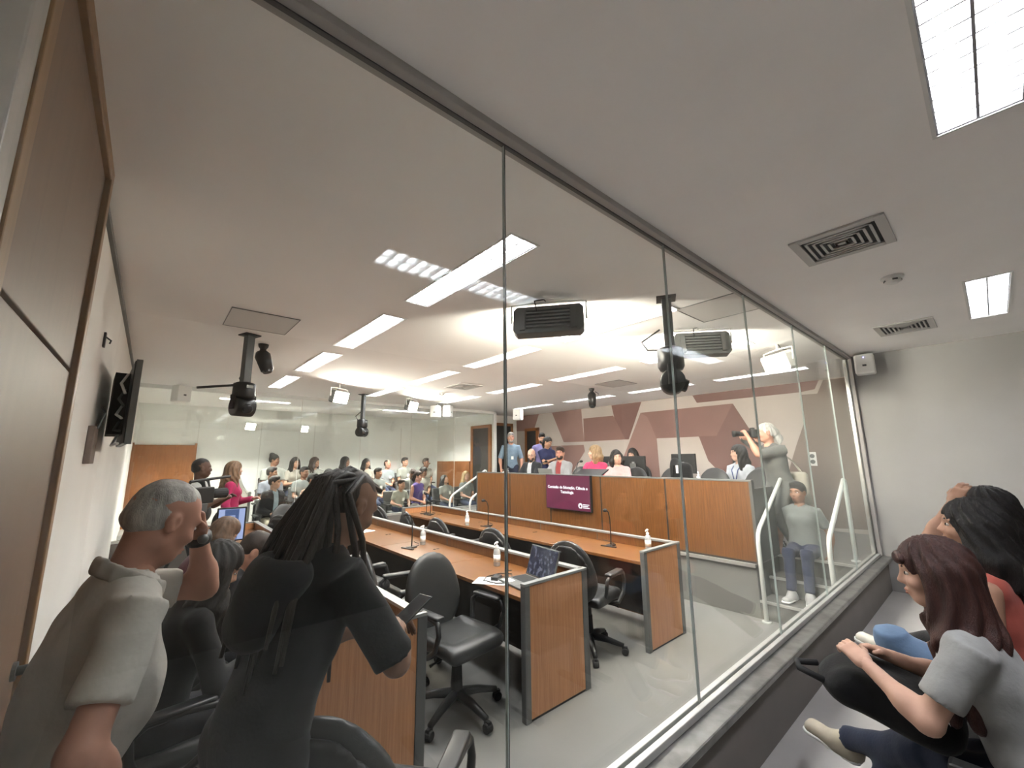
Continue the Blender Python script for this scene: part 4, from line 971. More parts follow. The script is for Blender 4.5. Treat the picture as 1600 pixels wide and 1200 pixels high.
    for sd in (1, -1):
        S, E, T, hd, pn, sv = arms[sd]; hsz = 0.92*s
        RHd = np.stack([hd, sv, pn], 1); G = SDF(); tb = MB()
        G.box(T+hd*0.042*hsz, np.array((0.050, 0.038, 0.014))*hsz, 0.013*hsz, RHd, 0.0).cone(T-hd*0.035, T+hd*0.02, 0.026*s, 0.022*s, 0.02)
        for fi, (o, ln) in enumerate(((0.029, 0.066), (0.010, 0.075), (-0.010, 0.070), (-0.028, 0.055))):
            c = curl*(0.85+0.1*fi); b0 = T+(hd*0.084+sv*o)*hsz; d1 = hd*math.cos(c*0.6)+pn*math.sin(c*0.6); d2 = hd*math.cos(c*1.6)+pn*math.sin(c*1.6)
            b1 = b0+d1*ln*0.5*hsz; b2 = b1+d2*ln*0.5*hsz
            if near == 2: G.cone(b0-hd*0.012, b1, 0.0098*hsz, 0.0092*hsz, 0.004).cone(b1, b2, 0.0092*hsz, 0.0076*hsz, 0.003)
            else: tb.tube([b0-hd*0.01, b1, b2], [0.0105*hsz, 0.010*hsz, 0.008*hsz], 5)
        t0 = T+(hd*0.018+sv*0.026)*hsz; t1 = t0+(hd*0.62+sv*0.62+pn*0.35)*0.042*hsz; t2 = t1+(hd*0.9+sv*0.2+pn*0.4)*0.034*hsz
        if near == 2: G.cone(t0, t1, 0.014*hsz, 0.011*hsz, 0.008).cone(t1, t2, 0.011*hsz, 0.009*hsz, 0.003); ex.append(G.mesh(0.0052))
        else: tb.tube([t0, t1, t2], [0.013*hsz, 0.011*hsz, 0.009*hsz], 5); ex.append(G.mesh(0.013)); ex.append(([Vector(v) for v in tb.v], tb.f))
    np_obj('body', V, Q, sm, root, off, extra=ex)
    # ---- face details
    ew = MB(); iris = MB(); br = MB(); lip = MB(); Rm = Matrix([list(r) for r in RH])
    for q in (1, -1):
        ew.ell(H(0.0765, q*0.031, -0.001), (0.012*hs, 0.0145*hs, 0.0085*hs), Rm, 8, 6); iris.ell(H(0.0862, q*0.031, -0.001), (0.004*hs, 0.0065*hs, 0.0068*hs), Rm, 8, 5)
        br.tube([H(0.091, q*0.016, 0.020), H(0.089, q*0.032, 0.025), H(0.078, q*0.05, 0.020)], [0.0045*hs, 0.005*hs, 0.003*hs], 5)
    lip.ell(H(0.0955, 0, -0.0665), (0.0065*hs, 0.023*hs, 0.0045*hs), Rm, 10, 5); lip.ell(H(0.094, 0, -0.0775), (0.0065*hs, 0.019*hs, 0.0055*hs), Rm, 10, 5)
    if near:
        ew.build('eye_whites', m_eyew, root, 0, True, off)
    iris.build('eyes', m_eye, root, 0, True, off); br.build('eyebrows', hairm(hair[1] if hair[0] not in ('bald',) else DBR), root, 0, True, off)
    lip.build('lips', skin((skinc[0]*0.85, skinc[1]*0.55, skinc[2]*0.55)), root, 0, True, off)
    # ---- top garment
    def torso(g, inf, flare=0.0):
        g.ell(P+u*0.03*s+tf*0.0, (np.array((0.105+flare, 0.158*w, 0.15))+inf)*s, RT, 0.0).ell(P+u*0.20*s+tf*belly*0.5, (np.array((0.100+belly, 0.138*w, 0.17))+inf)*s, RT, 0.06).ell(P+u*0.345*s, (np.array((0.108, 0.158*w, 0.16))+inf)*s, RT, 0.06)
        g.cone(Sh[1]-tl*0.03, Sh[-1]+tl*0.03, (0.046+inf)*s, (0.046+inf)*s, 0.05); g.cone(N-u*0.035*s, (Sh[1]*0.75+N*0.25)-u*0.02*s, (0.056+inf*0.5)*s, 0.042*s, 0.05); g.cone(N-u*0.035*s, (Sh[-1]*0.75+N*0.25)-u*0.02*s, (0.056+inf*0.5)*s, 0.042*s, 0.05)
        if bust: g.ell(P+u*0.335*s+tf*0.075*s+tl*0.065*s, np.array((0.06, 0.062, 0.062))*s, RT, 0.04).ell(P+u*0.335*s+tf*0.075*s-tl*0.065*s, np.array((0.06, 0.062, 0.062))*s, RT, 0.04)
    def sleeves(g, kind, inf):
        aw = (w+1)/2
        for sd in (1, -1):
            S, E, T = arms[sd][:3]
            if kind == 'short': g.flat(S, S+(E-S)*0.70, (0.050+inf)*s*aw, (0.054+inf)*s*aw, 0.03)
            elif kind == 'long': g.cone(S, E, (0.051+inf)*s*aw, (0.044+inf)*s*aw, 0.03); g.flat(E, E+(T-E)*0.97, (0.046+inf)*s*aw, (0.034+inf)*s*aw, 0.015)
            elif kind == 'half': g.flat(S, S+(E-S)*0.95, (0.050+inf)*s*aw, (0.053+inf)*s*aw, 0.03)
    hem = 0.10 if sit is None else 0.055
    if top:
        T_ = SDF(); torso(T_, 0.010); T_.plane(P-u*hem*s, -u); sleeves(T_, top[1], 0.008)
        T_.cone(N-u*0.005*s+tf*0.012, N+u*0.16*s+tf*0.02, 0.058*s*(w+1)/2, 0.075*s, 0.0, 's')
        fr = 30.0
        dsp = (lambda X, Y, Z: 0.0035*np.sin(fr*1.3*X+fr*0.5*Z)*np.sin(fr*0.9*Y-fr*0.7*Z+1.0)*np.sin(fr*0.8*Z+fr*0.6*Y)) if near else (lambda X, Y, Z: 0.004*np.sin(26*X+17*Z)*np.sin(22*Y-19*Z))
        sdf_obj(top[2] if len(top) > 2 else 'shirt', T_, vc, cloth(top[0], near=near > 0), root, off, dsp)
    if jacket:
        J = SDF(); torso(J, 0.028, 0.01); J.cone(N-u*0.0*s, N+u*0.16*s+tf*0.02, 0.066*s, 0.08*s, 0.0, 's'); J.plane(P-u*(hem+0.03)*s, -u)
        J.box(P+u*0.40*s+tf*0.14*s, np.array((0.14, 0.052, 0.30))*s, 0.01, RT, 0.0, 's'); sleeves(J, jacket[1] if len(jacket) > 1 else 'long', 0.02)
        sdf_obj('jacket', J, vc, cloth(jacket[0], near=near > 0), root, off)
    # ---- trousers
    if bottom:
        Tr = SDF(); Tr.ell(P+u*0.01*s, (np.array((0.112, 0.158*w, 0.13)))*s, RT, 0.0); Tr.plane(P+u*0.11*s, u)
        for sd in (1, -1):
            Hp, K, A, ff = legs[sd]
            Tr.cone(Hp, K, 0.084*s*w, 0.062*s, 0.05)
            if feet or sit is None: Tr.flat(K, A+(K-A)*0.03, 0.062*s, 0.052*s, 0.03)
        sdf_obj('trousers', Tr, vc, cloth(bottom, near=near > 0), root, off, (lambda X, Y, Z: 0.004*np.sin(24*X+15*Z)*np.sin(27*Y-16*Z)))
    if feet and shoe:
        for sd in (1, -1):
            Hp, K, A, ff = legs[sd]; ff = np.array(ff); shn = _n(A-K); dn = _n(-U*0.6+shn*0.4); dn = _n(dn-ff*(dn @ ff)); lt = np.cross(dn, ff); RF = np.stack([ff, lt, -dn], 1)
            g = SDF(); g.box(A+ff*0.070*s+dn*0.058*s, np.array((0.130, 0.045, 0.034))*s, 0.033*s, RF, 0).cone(A+dn*0.01, A+ff*0.04+dn*0.045*s, 0.046*s, 0.042*s, 0.03).cone(A-ff*0.02+dn*0.05*s, A+ff*0.02+dn*0.05*s, 0.042*s, 0.042*s, 0.03)
            g.plane(A+dn*0.082*s, dn); so = sdf_obj('shoe', g, min(vc, 0.012), mat_shoe(shoe), root, off)
            g = SDF(); g.box(A+ff*0.070*s+dn*0.072*s, np.array((0.136, 0.050, 0.03))*s, 0.03*s, RF, 0); g.plane(A+dn*0.085*s, dn).plane(A+dn*0.062*s, -dn); sdf_obj('sole', g, min(vc, 0.010), m_white, so)
            so.children[0].location = (-off[0], -off[1], -off[2])
            if near:
                lc = MB()
                for k in range(4):
                    c = A+ff*(0.045+0.022*k)*s-dn*(0.0-0.012*k)*s; lc.tube([c-lt*0.026*s+dn*0.012, c, c+lt*0.026*s+dn*0.012], 0.004, 5)
                lc.build('laces', m_white, so, 0, True, off)
    # ---- hair
    kind, hc = hair[0], hair[1]; hm = hairm(hc)
    if kind != 'bald':
        R_ = SDF(); big = {'short': 0.0, 'buzz': -0.007, 'curly': 0.018, 'long': 0.006, 'bun': 0.004, 'pony': 0.002, 'bob': 0.008, 'tied': 0.002}.get(kind, 0)
        R_.ell(H(-0.014, 0, 0.034), np.array((0.104+big, 0.083+big, 0.097+big))*hs, RH, 0)
        if kind in ('short', 'curly'): R_.ell(H(0.03, 0, 0.095), np.array((0.07, 0.065, 0.035))*hs, RH, 0.02)
        R_.ell(H(-0.045, 0, -0.012), np.array((0.066, 0.070, 0.058))*hs, RH, 0.02)
        Lh = hair[2] if len(hair) > 2 else 0.32
        if kind in ('long', 'bob', 'curly2'):
            n = 9; dn = -U
            for i in range(n):
                t = (i/(n-1)-0.5)*math.radians(230); c0 = H(-0.02-0.065*math.cos(t), 0.078*math.sin(t), 0.01)
                out = (-hf0*math.cos(t)+np.cross(U, hf0)*math.sin(t)); c1 = c0+out*0.025+dn*Lh*0.45-F*0.01; c2 = c1+dn*Lh*0.55+out*(0.015 if kind != 'bob' else -0.01)
                if abs(t) < 1.4:
                    back = P+u*0.3*s-tf*0.13*s
                    c2 = c2-tf*0.03
                R_.cone(c0, c1, 0.036*hs, 0.036*hs, 0.03).cone(c1, c2, 0.036*hs, 0.020*hs, 0.03)
            R_.ell(H(-0.03, 0, 0.02), np.array((0.095, 0.098, 0.095))*hs, RH, 0.02)
        if kind == 'bun': R_.ell(H(-0.06, 0, 0.115), np.array((0.055, 0.065, 0.05))*hs, RH, 0.015)
        if kind == 'pony' or kind == 'tied':
            q0 = H(-0.105, 0, 0.0); R_.cone(H(-0.08, 0, 0.02), q0, 0.04*hs, 0.035*hs, 0.03).cone(q0, q0-F*0.05-U*0.08, 0.045*hs, 0.04*hs, 0.03).cone(q0-F*0.05-U*0.08, q0-F*0.05-U*Lh, 0.04*hs, 0.02*hs, 0.03)
        # clear the face
        R_.ell(H(0.092, 0, -0.050), np.array((0.080, 0.074 if kind in ('long', 'bob') else 0.094, 0.090 if not bust else 0.092))*hs, RH, 0.012, 's')
        if kind in ('short', 'buzz', 'curly', 'bun', 'pony', 'tied'):
            R_.ell(H(0.03, 0, -0.085), np.array((0.075, 0.11, 0.07))*hs, RH, 0.01, 's')
            for q in (1, -1): R_.ell(H(-0.004, q*0.088, -0.014), np.array((0.024, 0.022, 0.034))*hs, RH, 0.006, 's')
        ka = 0.006 if kind in ('long', 'pony', 'tied') else (0.012 if kind == 'curly' else 0.003)
        cx, cy = Hc[0], Hc[1]
        if kind in ('long', 'pony', 'bob', 'tied'): dsp = lambda X, Y, Z: ka*np.sin(13*np.arctan2(Y-cy, X-cx)+9*np.sin(9*Z))
        else: dsp = lambda X, Y, Z: ka*np.sin(70*X+30*Z)*np.sin(66*Y-25*Z)*np.sin(60*Z)
        sdf_obj('hair', R_, vr, hm, root, off, dsp)
    if beard:
        R_ = SDF(); R_.ell(H(0.035, 0, -0.075), np.array((0.066, 0.066, 0.055))*hs, RH, 0).ell(H(0.055, 0, -0.10), np.array((0.036, 0.045, 0.03))*hs, RH, 0.02)
        R_.ell(H(0.10, 0, -0.072), np.array((0.03, 0.03, 0.013))*hs, RH, 0.005, 's'); R_.ell(H(0.10, 0, -0.02), np.array((0.075, 0.085, 0.034))*hs, RH, 0.005, 's'); R_.plane(H(0, 0, -0.035), hu); R_.plane(H(-0.005, 0, 0), -hf)
        sdf_obj('beard', R_, vh, hairm(beard), root, off)
    if glasses:
        g = MB()
        for q in (1, -1):
            g.tube([H(0.107, q*0.033+0.024*math.cos(t), -0.002+0.017*math.sin(t)) for t in [2*PI*i/12 for i in range(13)]], 0.0024*hs, 5, False); g.tube([H(0.104, q*0.057, 0.003), H(0.04, q*0.082, 0.006), H(-0.01, q*0.086, 0.002)], 0.0022*hs, 5)
        g.tube([H(0.109, 0.011, 0.002), H(0.109, -0.011, 0.002)], 0.002*hs, 5); g.build('glasses', m_black if glasses is True else mat('glasses_frame', glasses, 0.3), root, 0, True, off)
    return dict(root=root, off=off, P=P, u=u, N=N, H=H, Hc=Hc, tf=tf, tl=tl, F=F, L=Lv, U=U, arms=arms, legs=legs, s=s, Sh=Sh, hf=hf, hu=hu, hl=hl, RT=RT, RH=RH, hs=hs)
_sh = {}
def mat_shoe(c):
    if c not in _sh: _sh[c] = mat('shoe_%d' % len(_sh), c, 0.6, noise=0.15, nscale=12)
    return _sh[c]
def badge(p, fu=0.30, ll=0.05, name='badge', dep=0.145):
    c = p['P']+p['u']*fu*p['s']+p['tf']*dep*p['s']+p['tl']*ll; R = Matrix([list(r) for r in p['RT']])
    mb = MB().box(-0.003, 0.003, -0.028, 0.028, -0.036, 0.036); mb.v = [tuple(Vector(c)+R @ Vector(v)) for v in mb.v]; mb.build(name, m_paper, p['root'], 0, False, p['off'])
def seat_person(label, x, y, ztop, tier, heading, **k):
    sit = tier+0.47; h = (ztop-sit)/0.885*1.75
    return person(label, x, y, tier, heading, h, sit=sit, feet=False, **k)
WHT = (0.27, 0.275, 0.25); CRM = (0.29, 0.27, 0.23); GRY = (0.20, 0.215, 0.205); KHK = (0.25, 0.225, 0.165); NVY = (0.03, 0.035, 0.06)
AG = 'seated audience behind the far glass'
aud = [
 ('person with dark hair in a high bun at the left of the back audience row', 2.17, 11.0, 1.82, 0.40, dict(hair=('bun', BLK), skinc=BROWN, top=(WHT, 'short'), hyaw=55, bust=True)),
 ('woman with very long dark hair, second from left in the back row', 2.62, 11.0, 1.74, 0.40, dict(hair=('long', BLK, 0.42), top=(CRM, 'short'), hyaw=15, bust=True, rh='phone')),
 ('woman with wavy shoulder-length hair in the back audience row', 3.05, 11.0, 1.74, 0.40, dict(hair=('long', DBR, 0.26), skinc=TAN, top=(WHT, 'short'), hyaw=45, bust=True)),
 ('woman with long straight hair above the dreadlocked head', 3.78, 11.0, 1.75, 0.40, dict(hair=('long', BLK, 0.34), skinc=BROWN, top=(GRY, 'short'), hyaw=50, bust=True)),
 ('woman with long black hair and cream badge tee in the back row', 4.33, 11.0, 1.69, 0.40, dict(hair=('long', BLK, 0.30), skinc=TAN, top=(CRM, 'short'), hyaw=20, bust=True, tagb=1)),
 ('boy with cropped hair in pale blue shirt in the back row', 4.91, 11.0, 1.65, 0.40, dict(hair=('buzz', DBR), skinc=TAN, top=((0.24, 0.265, 0.28), 'short'), hyaw=40, tagb=1)),
 ('boy in white tee, second from right in the back row', 5.42, 11.0, 1.72, 0.40, dict(hair=('short', BLK), skinc=TAN, top=(WHT, 'short'), hyaw=25, tagb=1)),
 ('boy touching his mouth at the right of the back audience row', 6.08, 11.0, 1.69, 0.40, dict(hair=('short', BLK), skinc=BROWN, top=(CRM, 'short'), hyaw=20, rh=('head', 0.10, -0.01, -0.09))),
 ('man in patterned blue-grey shirt behind the man in dark blazer', 1.98, 10.1, 1.54, 0.20, dict(hair=('short', BLK), skinc=BROWN, top=((0.17, 0.18, 0.21), 'short'), hyaw=60)),
 ('young man in grey-green tee in the middle row', 2.61, 10.1, 1.53, 0.20, dict(hair=('short', BLK), skinc=BROWN, top=(GRY, 'short'), hyaw=30, tagb=1)),
 ('woman in dark jacket with tied hair in the middle audience row', 3.14, 10.1, 1.46, 0.20, dict(hair=('bob', BLK, 0.16), skinc=TAN, top=(WHT, 'short'), jacket=((0.02, 0.02, 0.024),), hyaw=50, bust=True)),
 ('boy in light tee seated just right of the dreadlocked head', 4.30, 10.1, 1.46, 0.20, dict(hair=('short', BLK), skinc=TAN, top=(GRY, 'short'), hyaw=45, tagb=1)),
 ('man bowing his head in the middle audience row', 5.14, 10.1, 1.45, 0.20, dict(hair=('short', DBR), skinc=BROWN, top=(WHT, 'short'), hyaw=15, hpitch=35, lean=12)),
 ('dark-haired person half hidden behind the woman in purple', 5.56, 10.1, 1.44, 0.20, dict(hair=('curly', BLK), skinc=BROWN, top=(CRM, 'short'), hyaw=20)),
 ('man in dark blazer, light blue shirt and khaki trousers in the front row', 1.86, 9.2, 1.38, 0.06, dict(hair=('short', DBR), skinc=TAN, top=((0.27, 0.33, 0.38), 'long'), jacket=((0.016, 0.015, 0.017),), bottom=KHK, hyaw=60, twist=25)),
 ('man in peach printed tee in the front audience row', 2.55, 9.2, 1.41, 0.06, dict(hair=('short', BLK), skinc=TAN, top=((0.30, 0.19, 0.14), 'short'), hyaw=45, twist=20, beard=BLK)),
 ('boy in pale tee leaning on his knees in the front row', 4.42, 9.2, 1.22, 0.06, dict(hair=('short', DBR), skinc=TAN, top=((0.30, 0.30, 0.255), 'short'), hyaw=25, lean=18, rh='knee', lh='knee', tagb=1)),
 ('woman in sleeveless purple top and white trousers in the front row', 4.92, 9.2, 1.39, 0.06, dict(hair=('tied', DBR, 0.12), skinc=RED, top=((0.085, 0.055, 0.20), 'none', 'blouse'), bottom=(0.32, 0.30, 0.265), hyaw=35, twist=20, bust=True, tagb=1)),
 ('woman in pale tee with dark hair leaning her head back', 5.70, 9.2, 1.26, 0.06, dict(hair=('long', BLK, 0.30), skinc=TAN, top=(WHT, 'short'), hyaw=20, hpitch=-25, bust=True, tagb=1)),
 ('blonde woman seated behind the far handrail', 6.32, 9.2, 1.34, 0.06, dict(hair=('long', (0.34, 0.23, 0.11), 0.34), skinc=FAIR, top=(GRY, 'short'), hyaw=0, hpitch=-10, bust=True)),
]
for i, (lb, x, y, zt, tier, k) in enumerate(aud):
    k = dict(k); tb = k.pop('tagb', 0); k.setdefault('lh', 'lap'); k.setdefault('rh', 'lap')
    p = seat_person(lb, x, y-0.12 if y > 10.5 else y-0.05, zt, tier, -90+k.pop('hd', 0), group=AG, **k)
    if tb: badge(p)
    gseat(x, y-0.02, -90, 'grey audience seat under the '+' '.join(lb.split()[:7]), tier, 'audience seats')
struct(MB().box(XL, XF, 9.55, YB, 0.06, 0.20).build('floor_tier', m_gfloor), 'middle audience tier'); struct(MB().box(XL, XF, 10.45, YB, 0.20, 0.40).build('floor_tier', m_gfloor), 'upper audience tier')
# balustrade beside the tiers
bl = thing('gallery_balustrade', 'grey metal balustrade beside the audience at left', 'balustrade', (1.45, 9.0, 0.06))
for (a, b) in (((0, 0, 0), (0, 0, 1.05)), ((0, 1.9, 0), (0, 1.9, 1.6))): MB().tube([a, b], 0.025, 8).build('post', m_cap, bl)
MB().tube([(0, 0, 1.05), (0, 0.6, 1.15), (0, 1.9, 1.60)], 0.03, 8).build('top_rail', m_cap, bl); MB().prism([(0.05, 0.1), (1.85, 0.4), (1.85, 1.52), (0.6, 1.08), (0.05, 1.0)], -0.006, 0.006, 'x').build('infill_panel', m_walldark, bl)

# ---- standing people at the far left
p = person('cameraman in white tee with black camera vest standing at the left', 0.50, 6.55, 0, -20, 1.74, hyaw=25, rh=(0.28, -0.15, 0.30), lh=(0.30, 0.12, 0.30), skinc=DARK, top=((0.36, 0.36, 0.34), 'short'), bottom=(0.02, 0.02, 0.025), hair=('buzz', BLK), near=1)
g = SDF()
for q in (1, -1): g.cone(p['N']+p['tl']*q*0.075-p['u']*0.02-p['tf']*0.05, p['N']+p['tl']*q*0.09-p['u']*0.02+p['tf']*0.05, 0.032, 0.032, 0.02).cone(p['N']+p['tl']*q*0.09-p['u']*0.02+p['tf']*0.05, p['P']+p['u']*0.25+p['tf']*0.13+p['tl']*q*0.07, 0.034, 0.034, 0.02)
g.ell(p['P']+p['u']*0.13+p['tf']*0.07, (0.09, 0.15, 0.12), p['RT'], 0.03); sdf_obj('camera_vest', g, 0.014, cloth((0.012, 0.012, 0.012)), p['root'], p['off'])
person('woman in magenta blouse with wavy blonde-brown hair standing at left', 0.97, 7.5, 0, -15, 1.69, hyaw=25, lh=(0.28, 0.10, 0.22), rh='down', skinc=FAIR, top=((0.34, 0.02, 0.085), 'long', 'blouse'), bottom=(0.03, 0.03, 0.04), hair=('long', (0.17, 0.10, 0.055), 0.30), near=1, bust=True)

# ---- people at the left desk row
person('woman with long black hair and black top bent over at the left desk', 0.13, 2.62, 0, 8, 1.64, sit=0.47, lean=14, hpitch=28, hyaw=-6, lh='desk', rh='desk', skinc=TAN, top=((0.012, 0.012, 0.013), 'long'), bottom=(0.02, 0.02, 0.024), hair=('long', BLK, 0.42), near=1, bust=True, shoe=(0.02, 0.02, 0.02))
person('short-haired person in black resting head and arm on the left desk', 0.25, 3.35, 0, 12, 1.66, sit=0.47, lean=32, hpitch=42, hyaw=-18, lh=('w', 0.93, 3.52, 0.80), rh=('w', 0.72, 3.12, 0.79), skinc=RED, top=((0.012, 0.012, 0.014), 'short'), bottom=(0.02, 0.02, 0.024), hair=('short', DBR), near=1, shoe=(0.02, 0.02, 0.02))
person('brown-haired woman with gold scarf bowed over the left desk', 0.22, 4.30, 0, 12, 1.62, sit=0.47, lean=30, hpitch=35, hyaw=-10, lh='desk', rh='desk', skinc=FAIR, top=((0.09, 0.03, 0.035), 'long'), bottom=(0.02, 0.02, 0.024), hair=('bob', (0.10, 0.055, 0.03), 0.15), near=1, bust=True, shoe=(0.02, 0.02, 0.02))

# ---- panel on the dais
def dais_person(label, x, y, ztop, heading, **k):
    sit = ZP+0.47; h = (ztop-sit)/0.885*1.75; k.setdefault('lh', 'desk'); k.setdefault('rh', 'desk')
    return person(label, x, y, ZP, heading, h, sit=sit, feet=False, near=1, group='panel on the dais', **k)
dais_person('bald bearded man in dark suit and glasses on the dais', 5.86, 6.16, 1.86, 190, hpitch=12, hyaw=20, skinc=FAIR, hair=('bald', DBR), beard=(0.07, 0.04, 0.025), glasses=True, top=((0.42, 0.435, 0.465), 'long'), jacket=((0.015, 0.016, 0.02),))
dais_person('bearded man in light grey jacket and red shirt behind the slide screen', 5.86, 5.38, 1.88, 195, hyaw=8, skinc=RED, hair=('short', DBR), beard=(0.03, 0.018, 0.014), glasses=(0.25, 0.03, 0.02), top=((0.22, 0.04, 0.04), 'long'), jacket=((0.22, 0.22, 0.228),))
dais_person('woman in bright pink blouse turned sideways on the dais', 5.88, 4.58, 1.88, 185, hyaw=-55, skinc=FAIR, hair=('bob', (0.26, 0.17, 0.09), 0.20), top=((0.50, 0.035, 0.10), 'long', 'blouse'), bust=True)
p = dais_person('smiling dark-haired woman in pale pink shirt on the dais', 5.90, 4.14, 1.78, 205, hyaw=25, skinc=FAIR, hair=('bob', BLK, 0.16), top=((0.46, 0.285, 0.285), 'long'), bust=True, hroll=8)
p = person('grey-haired man in light blue short-sleeved shirt standing behind the dais', 6.62, 7.70, ZP, 235, 1.78, hyaw=5, skinc=RED, hair=('short', (0.30, 0.285, 0.27)), top=((0.17, 0.24, 0.315), 'half'), bottom=NVY, near=1, beard=(0.30, 0.28, 0.26)); badge(p, 0.2, 0.02)
person('woman in navy blouse standing between the seated men on the dais', 6.75, 6.62, ZP, 250, 1.62, hyaw=25, hpitch=18, skinc=TAN, hair=('tied', BLK, 0.22), top=((0.022, 0.026, 0.075), 'short'), bottom=(0.02, 0.02, 0.03), rh=(0.25, 0.05, 0.25), lh=(0.22, 0.0, 0.15), bust=True, near=1)
person('dark-haired man in lilac shirt standing behind the woman in navy', 7.20, 7.22, ZP, 225, 1.77, hpitch=18, hyaw=10, skinc=TAN, hair=('short', BLK), top=((0.14, 0.125, 0.25), 'long'), bottom=(0.02, 0.02, 0.03), near=1, beard=BLK)
dais_person('dark-haired technician hidden behind the wide monitor', 7.66, 4.98, 1.85, 185, hpitch=10, skinc=FAIR, hair=('bob', BLK, 0.2), top=((0.05, 0.05, 0.06), 'long'), bust=True)
chair(7.70, 5.02, 180, 'office chair under the technician behind the wide monitor', ZP, 'dais chairs')
p = dais_person('woman with long dark hair, white shirt and blue lanyard on the dais', 6.62, 2.50, 1.83, 165, hyaw=-35, skinc=FAIR, hair=('long', BLK, 0.34), top=((0.38, 0.41, 0.455), 'short'), bust=True, lh='lap', rh='lap')
g = MB(); c0 = p['N']
for q in (1, -1): g.tube([c0+p['tl']*q*0.06+p['tf']*0.02, c0+p['tl']*q*0.05-p['u']*0.10+p['tf']*0.135, c0-p['u']*0.30+p['tf']*0.155], 0.006, 5)
g.build('lanyard', cloth((0.05, 0.08, 0.25)), p['root'], 0, True, p['off'])
bx = thing('black_backpack', 'black backpack hanging over the dais chair in front of the monitor', 'backpack', (6.35, 3.28, ZP+0.62)); s_ = SDF(); s_.box((0, 0, 0.22), (0.10, 0.17, 0.22), 0.09, k=0).ell((0.02, 0.1, 0.42), (0.07, 0.08, 0.10), None, 0.05); sdf_obj('bag_body', s_, 0.02, cloth((0.01, 0.01, 0.011)), bx); MB().tube([(-0.10, 0.08, 0.40), (-0.15, 0.08, 0.25), (-0.11, 0.08, 0.05)], 0.012, 6).build('strap', m_black2, bx); MB().box(-0.135, -0.125, -0.02, 0.015, 0.28, 0.40).build('white_strap_print', m_paper, bx)

# ---- photographer and the girl on the steps
p = person('photographer with silver ponytail and grey tee aiming a camera, leaning on the dais', 6.06, 1.83, ZP, 150, 1.68, lean=12, hyaw=-25, hpitch=2, skinc=RED, hair=('pony', (0.42, 0.42, 0.40), 0.16), top=((0.10, 0.103, 0.097), 'half'), bottom=(0.10, 0.105, 0.10), lh=('head', 0.24, 0.06, -0.05), rh=('head', 0.14, -0.08, -0.06), near=1, crouch=0.10, w=1.12, curl=0.9)
ph = p
cm = thing('photo_camera', 'black camera with long lens held up by the photographer', 'camera', tuple(p['H'](0.155, 0.0, -0.005)), math.radians(125))
MB().box(-0.035, 0.035, -0.07, 0.07, -0.05, 0.05).build('camera_body', m_black, cm, 0.01); MB().box(-0.02, 0.03, -0.03, 0.03, 0.05, 0.075).build('viewfinder_hump', m_black, cm, 0.008)
MB().tube([(0.035, 0, 0), (0.09, 0, 0), (0.091, 0, 0), (0.20, 0, 0), (0.201, 0, 0), (0.24, 0, 0)], [0.036, 0.036, 0.032, 0.034, 0.04, 0.042], 14).build('lens', m_black2, cm, 0, True)
sb = thing('cream_shoulder_bag', 'cream cloth bag hanging behind the photographer', 'bag', (6.22, 1.70, ZP+0.55)); s_ = SDF(); s_.box((0, 0, 0.20), (0.06, 0.13, 0.20), 0.05, k=0).ell((0, 0.02, 0.03), (0.07, 0.14, 0.09), None, 0.05); sdf_obj('bag_body', s_, 0.014, cloth((0.36, 0.34, 0.29)), sb); MB().tube([(0, -0.08, 0.36), (-0.06, -0.01, 0.52), (-0.08, 0.04, 0.58), (-0.06, 0.08, 0.52), (0, 0.1, 0.36)], 0.012, 6).build('strap', cloth((0.50, 0.47, 0.40)), sb)
p = person('girl in grey printed tee and jeans sitting on the platform steps', 5.82, 1.60, 0.18, 185, 1.60, sit=ZP+0.01, lean=-8, hyaw=-20, skinc=BROWN, hair=('short', BLK), top=((0.13, 0.142, 0.14), 'short'), bottom=(0.012, 0.017, 0.045), shoe=(0.28, 0.28, 0.28), lh=(-0.02, 0.24, -0.05), rh=(-0.02, -0.24, -0.05), lf=(5.32, 1.46, 0.27, -1, -0.25, 0), rf=(5.30, 1.62, 0.27, -1, 0.1, 0), near=1, bust=True)
# ---------------------------------------------------------------- foreground men behind the glass
p = person('stout grey-haired man in grey polo shirt rubbing his forehead', -0.11, 1.66, 0, 14, 1.67, lean=12, hyaw=10, hpitch=26, skinc=RED, w=1.08, belly=0.05, hair=('buzz', (0.40, 0.385, 0.36)), top=((0.46, 0.44, 0.39), 'short', 'polo_shirt'), bottom=(0.05, 0.06, 0.085), near=2,
           lh=('head', 0.135, 0.035, 0.005), rh=(0.10, -0.24, -0.02), lpole=(0.3, 0.5, -1), curl=0.9, shoe=(0.03, 0.03, 0.03), lpalm=(-0.7, -0.6, 0.2))
g = SDF(); N_, u_, tf_, tl_ = p['N'], p['u'], p['tf'], p['tl']      # polo collar
for i in range(14):
    a = 2*PI*i/14; b = 2*PI*(i+1)/14
    c = lambda t: N_-u_*0.005+tf_*(0.004+0.082*math.cos(t))+tl_*0.088*math.sin(t)-u_*(0.03*math.cos(t))
    g.cone(c(a), c(b), 0.009, 0.009, 0.006).cone(c(a)-u_*0.014, c(b)-u_*0.014, 0.010, 0.010, 0.008).cone(c(a)*1.0-u_*0.028, c(b)-u_*0.028, 0.010, 0.010, 0.008)
sdf_obj('collar', g, 0.0075, cloth((0.40, 0.38, 0.335), near=True), p['root'], p['off'])
S, E, T, hd = p['arms'][1][:4]; c = T-hd*0.03
MB().tube([c-hd*0.012, c+hd*0.012], [0.037, 0.036], 14).build('watch_strap', m_black, p['root'], 0, True, p['off']); MB().ell(c+p['U']*0.0-p['tl']*0.036, (0.016, 0.016, 0.016)).build('watch_face', m_metal, p['root'], 0, True, p['off'])

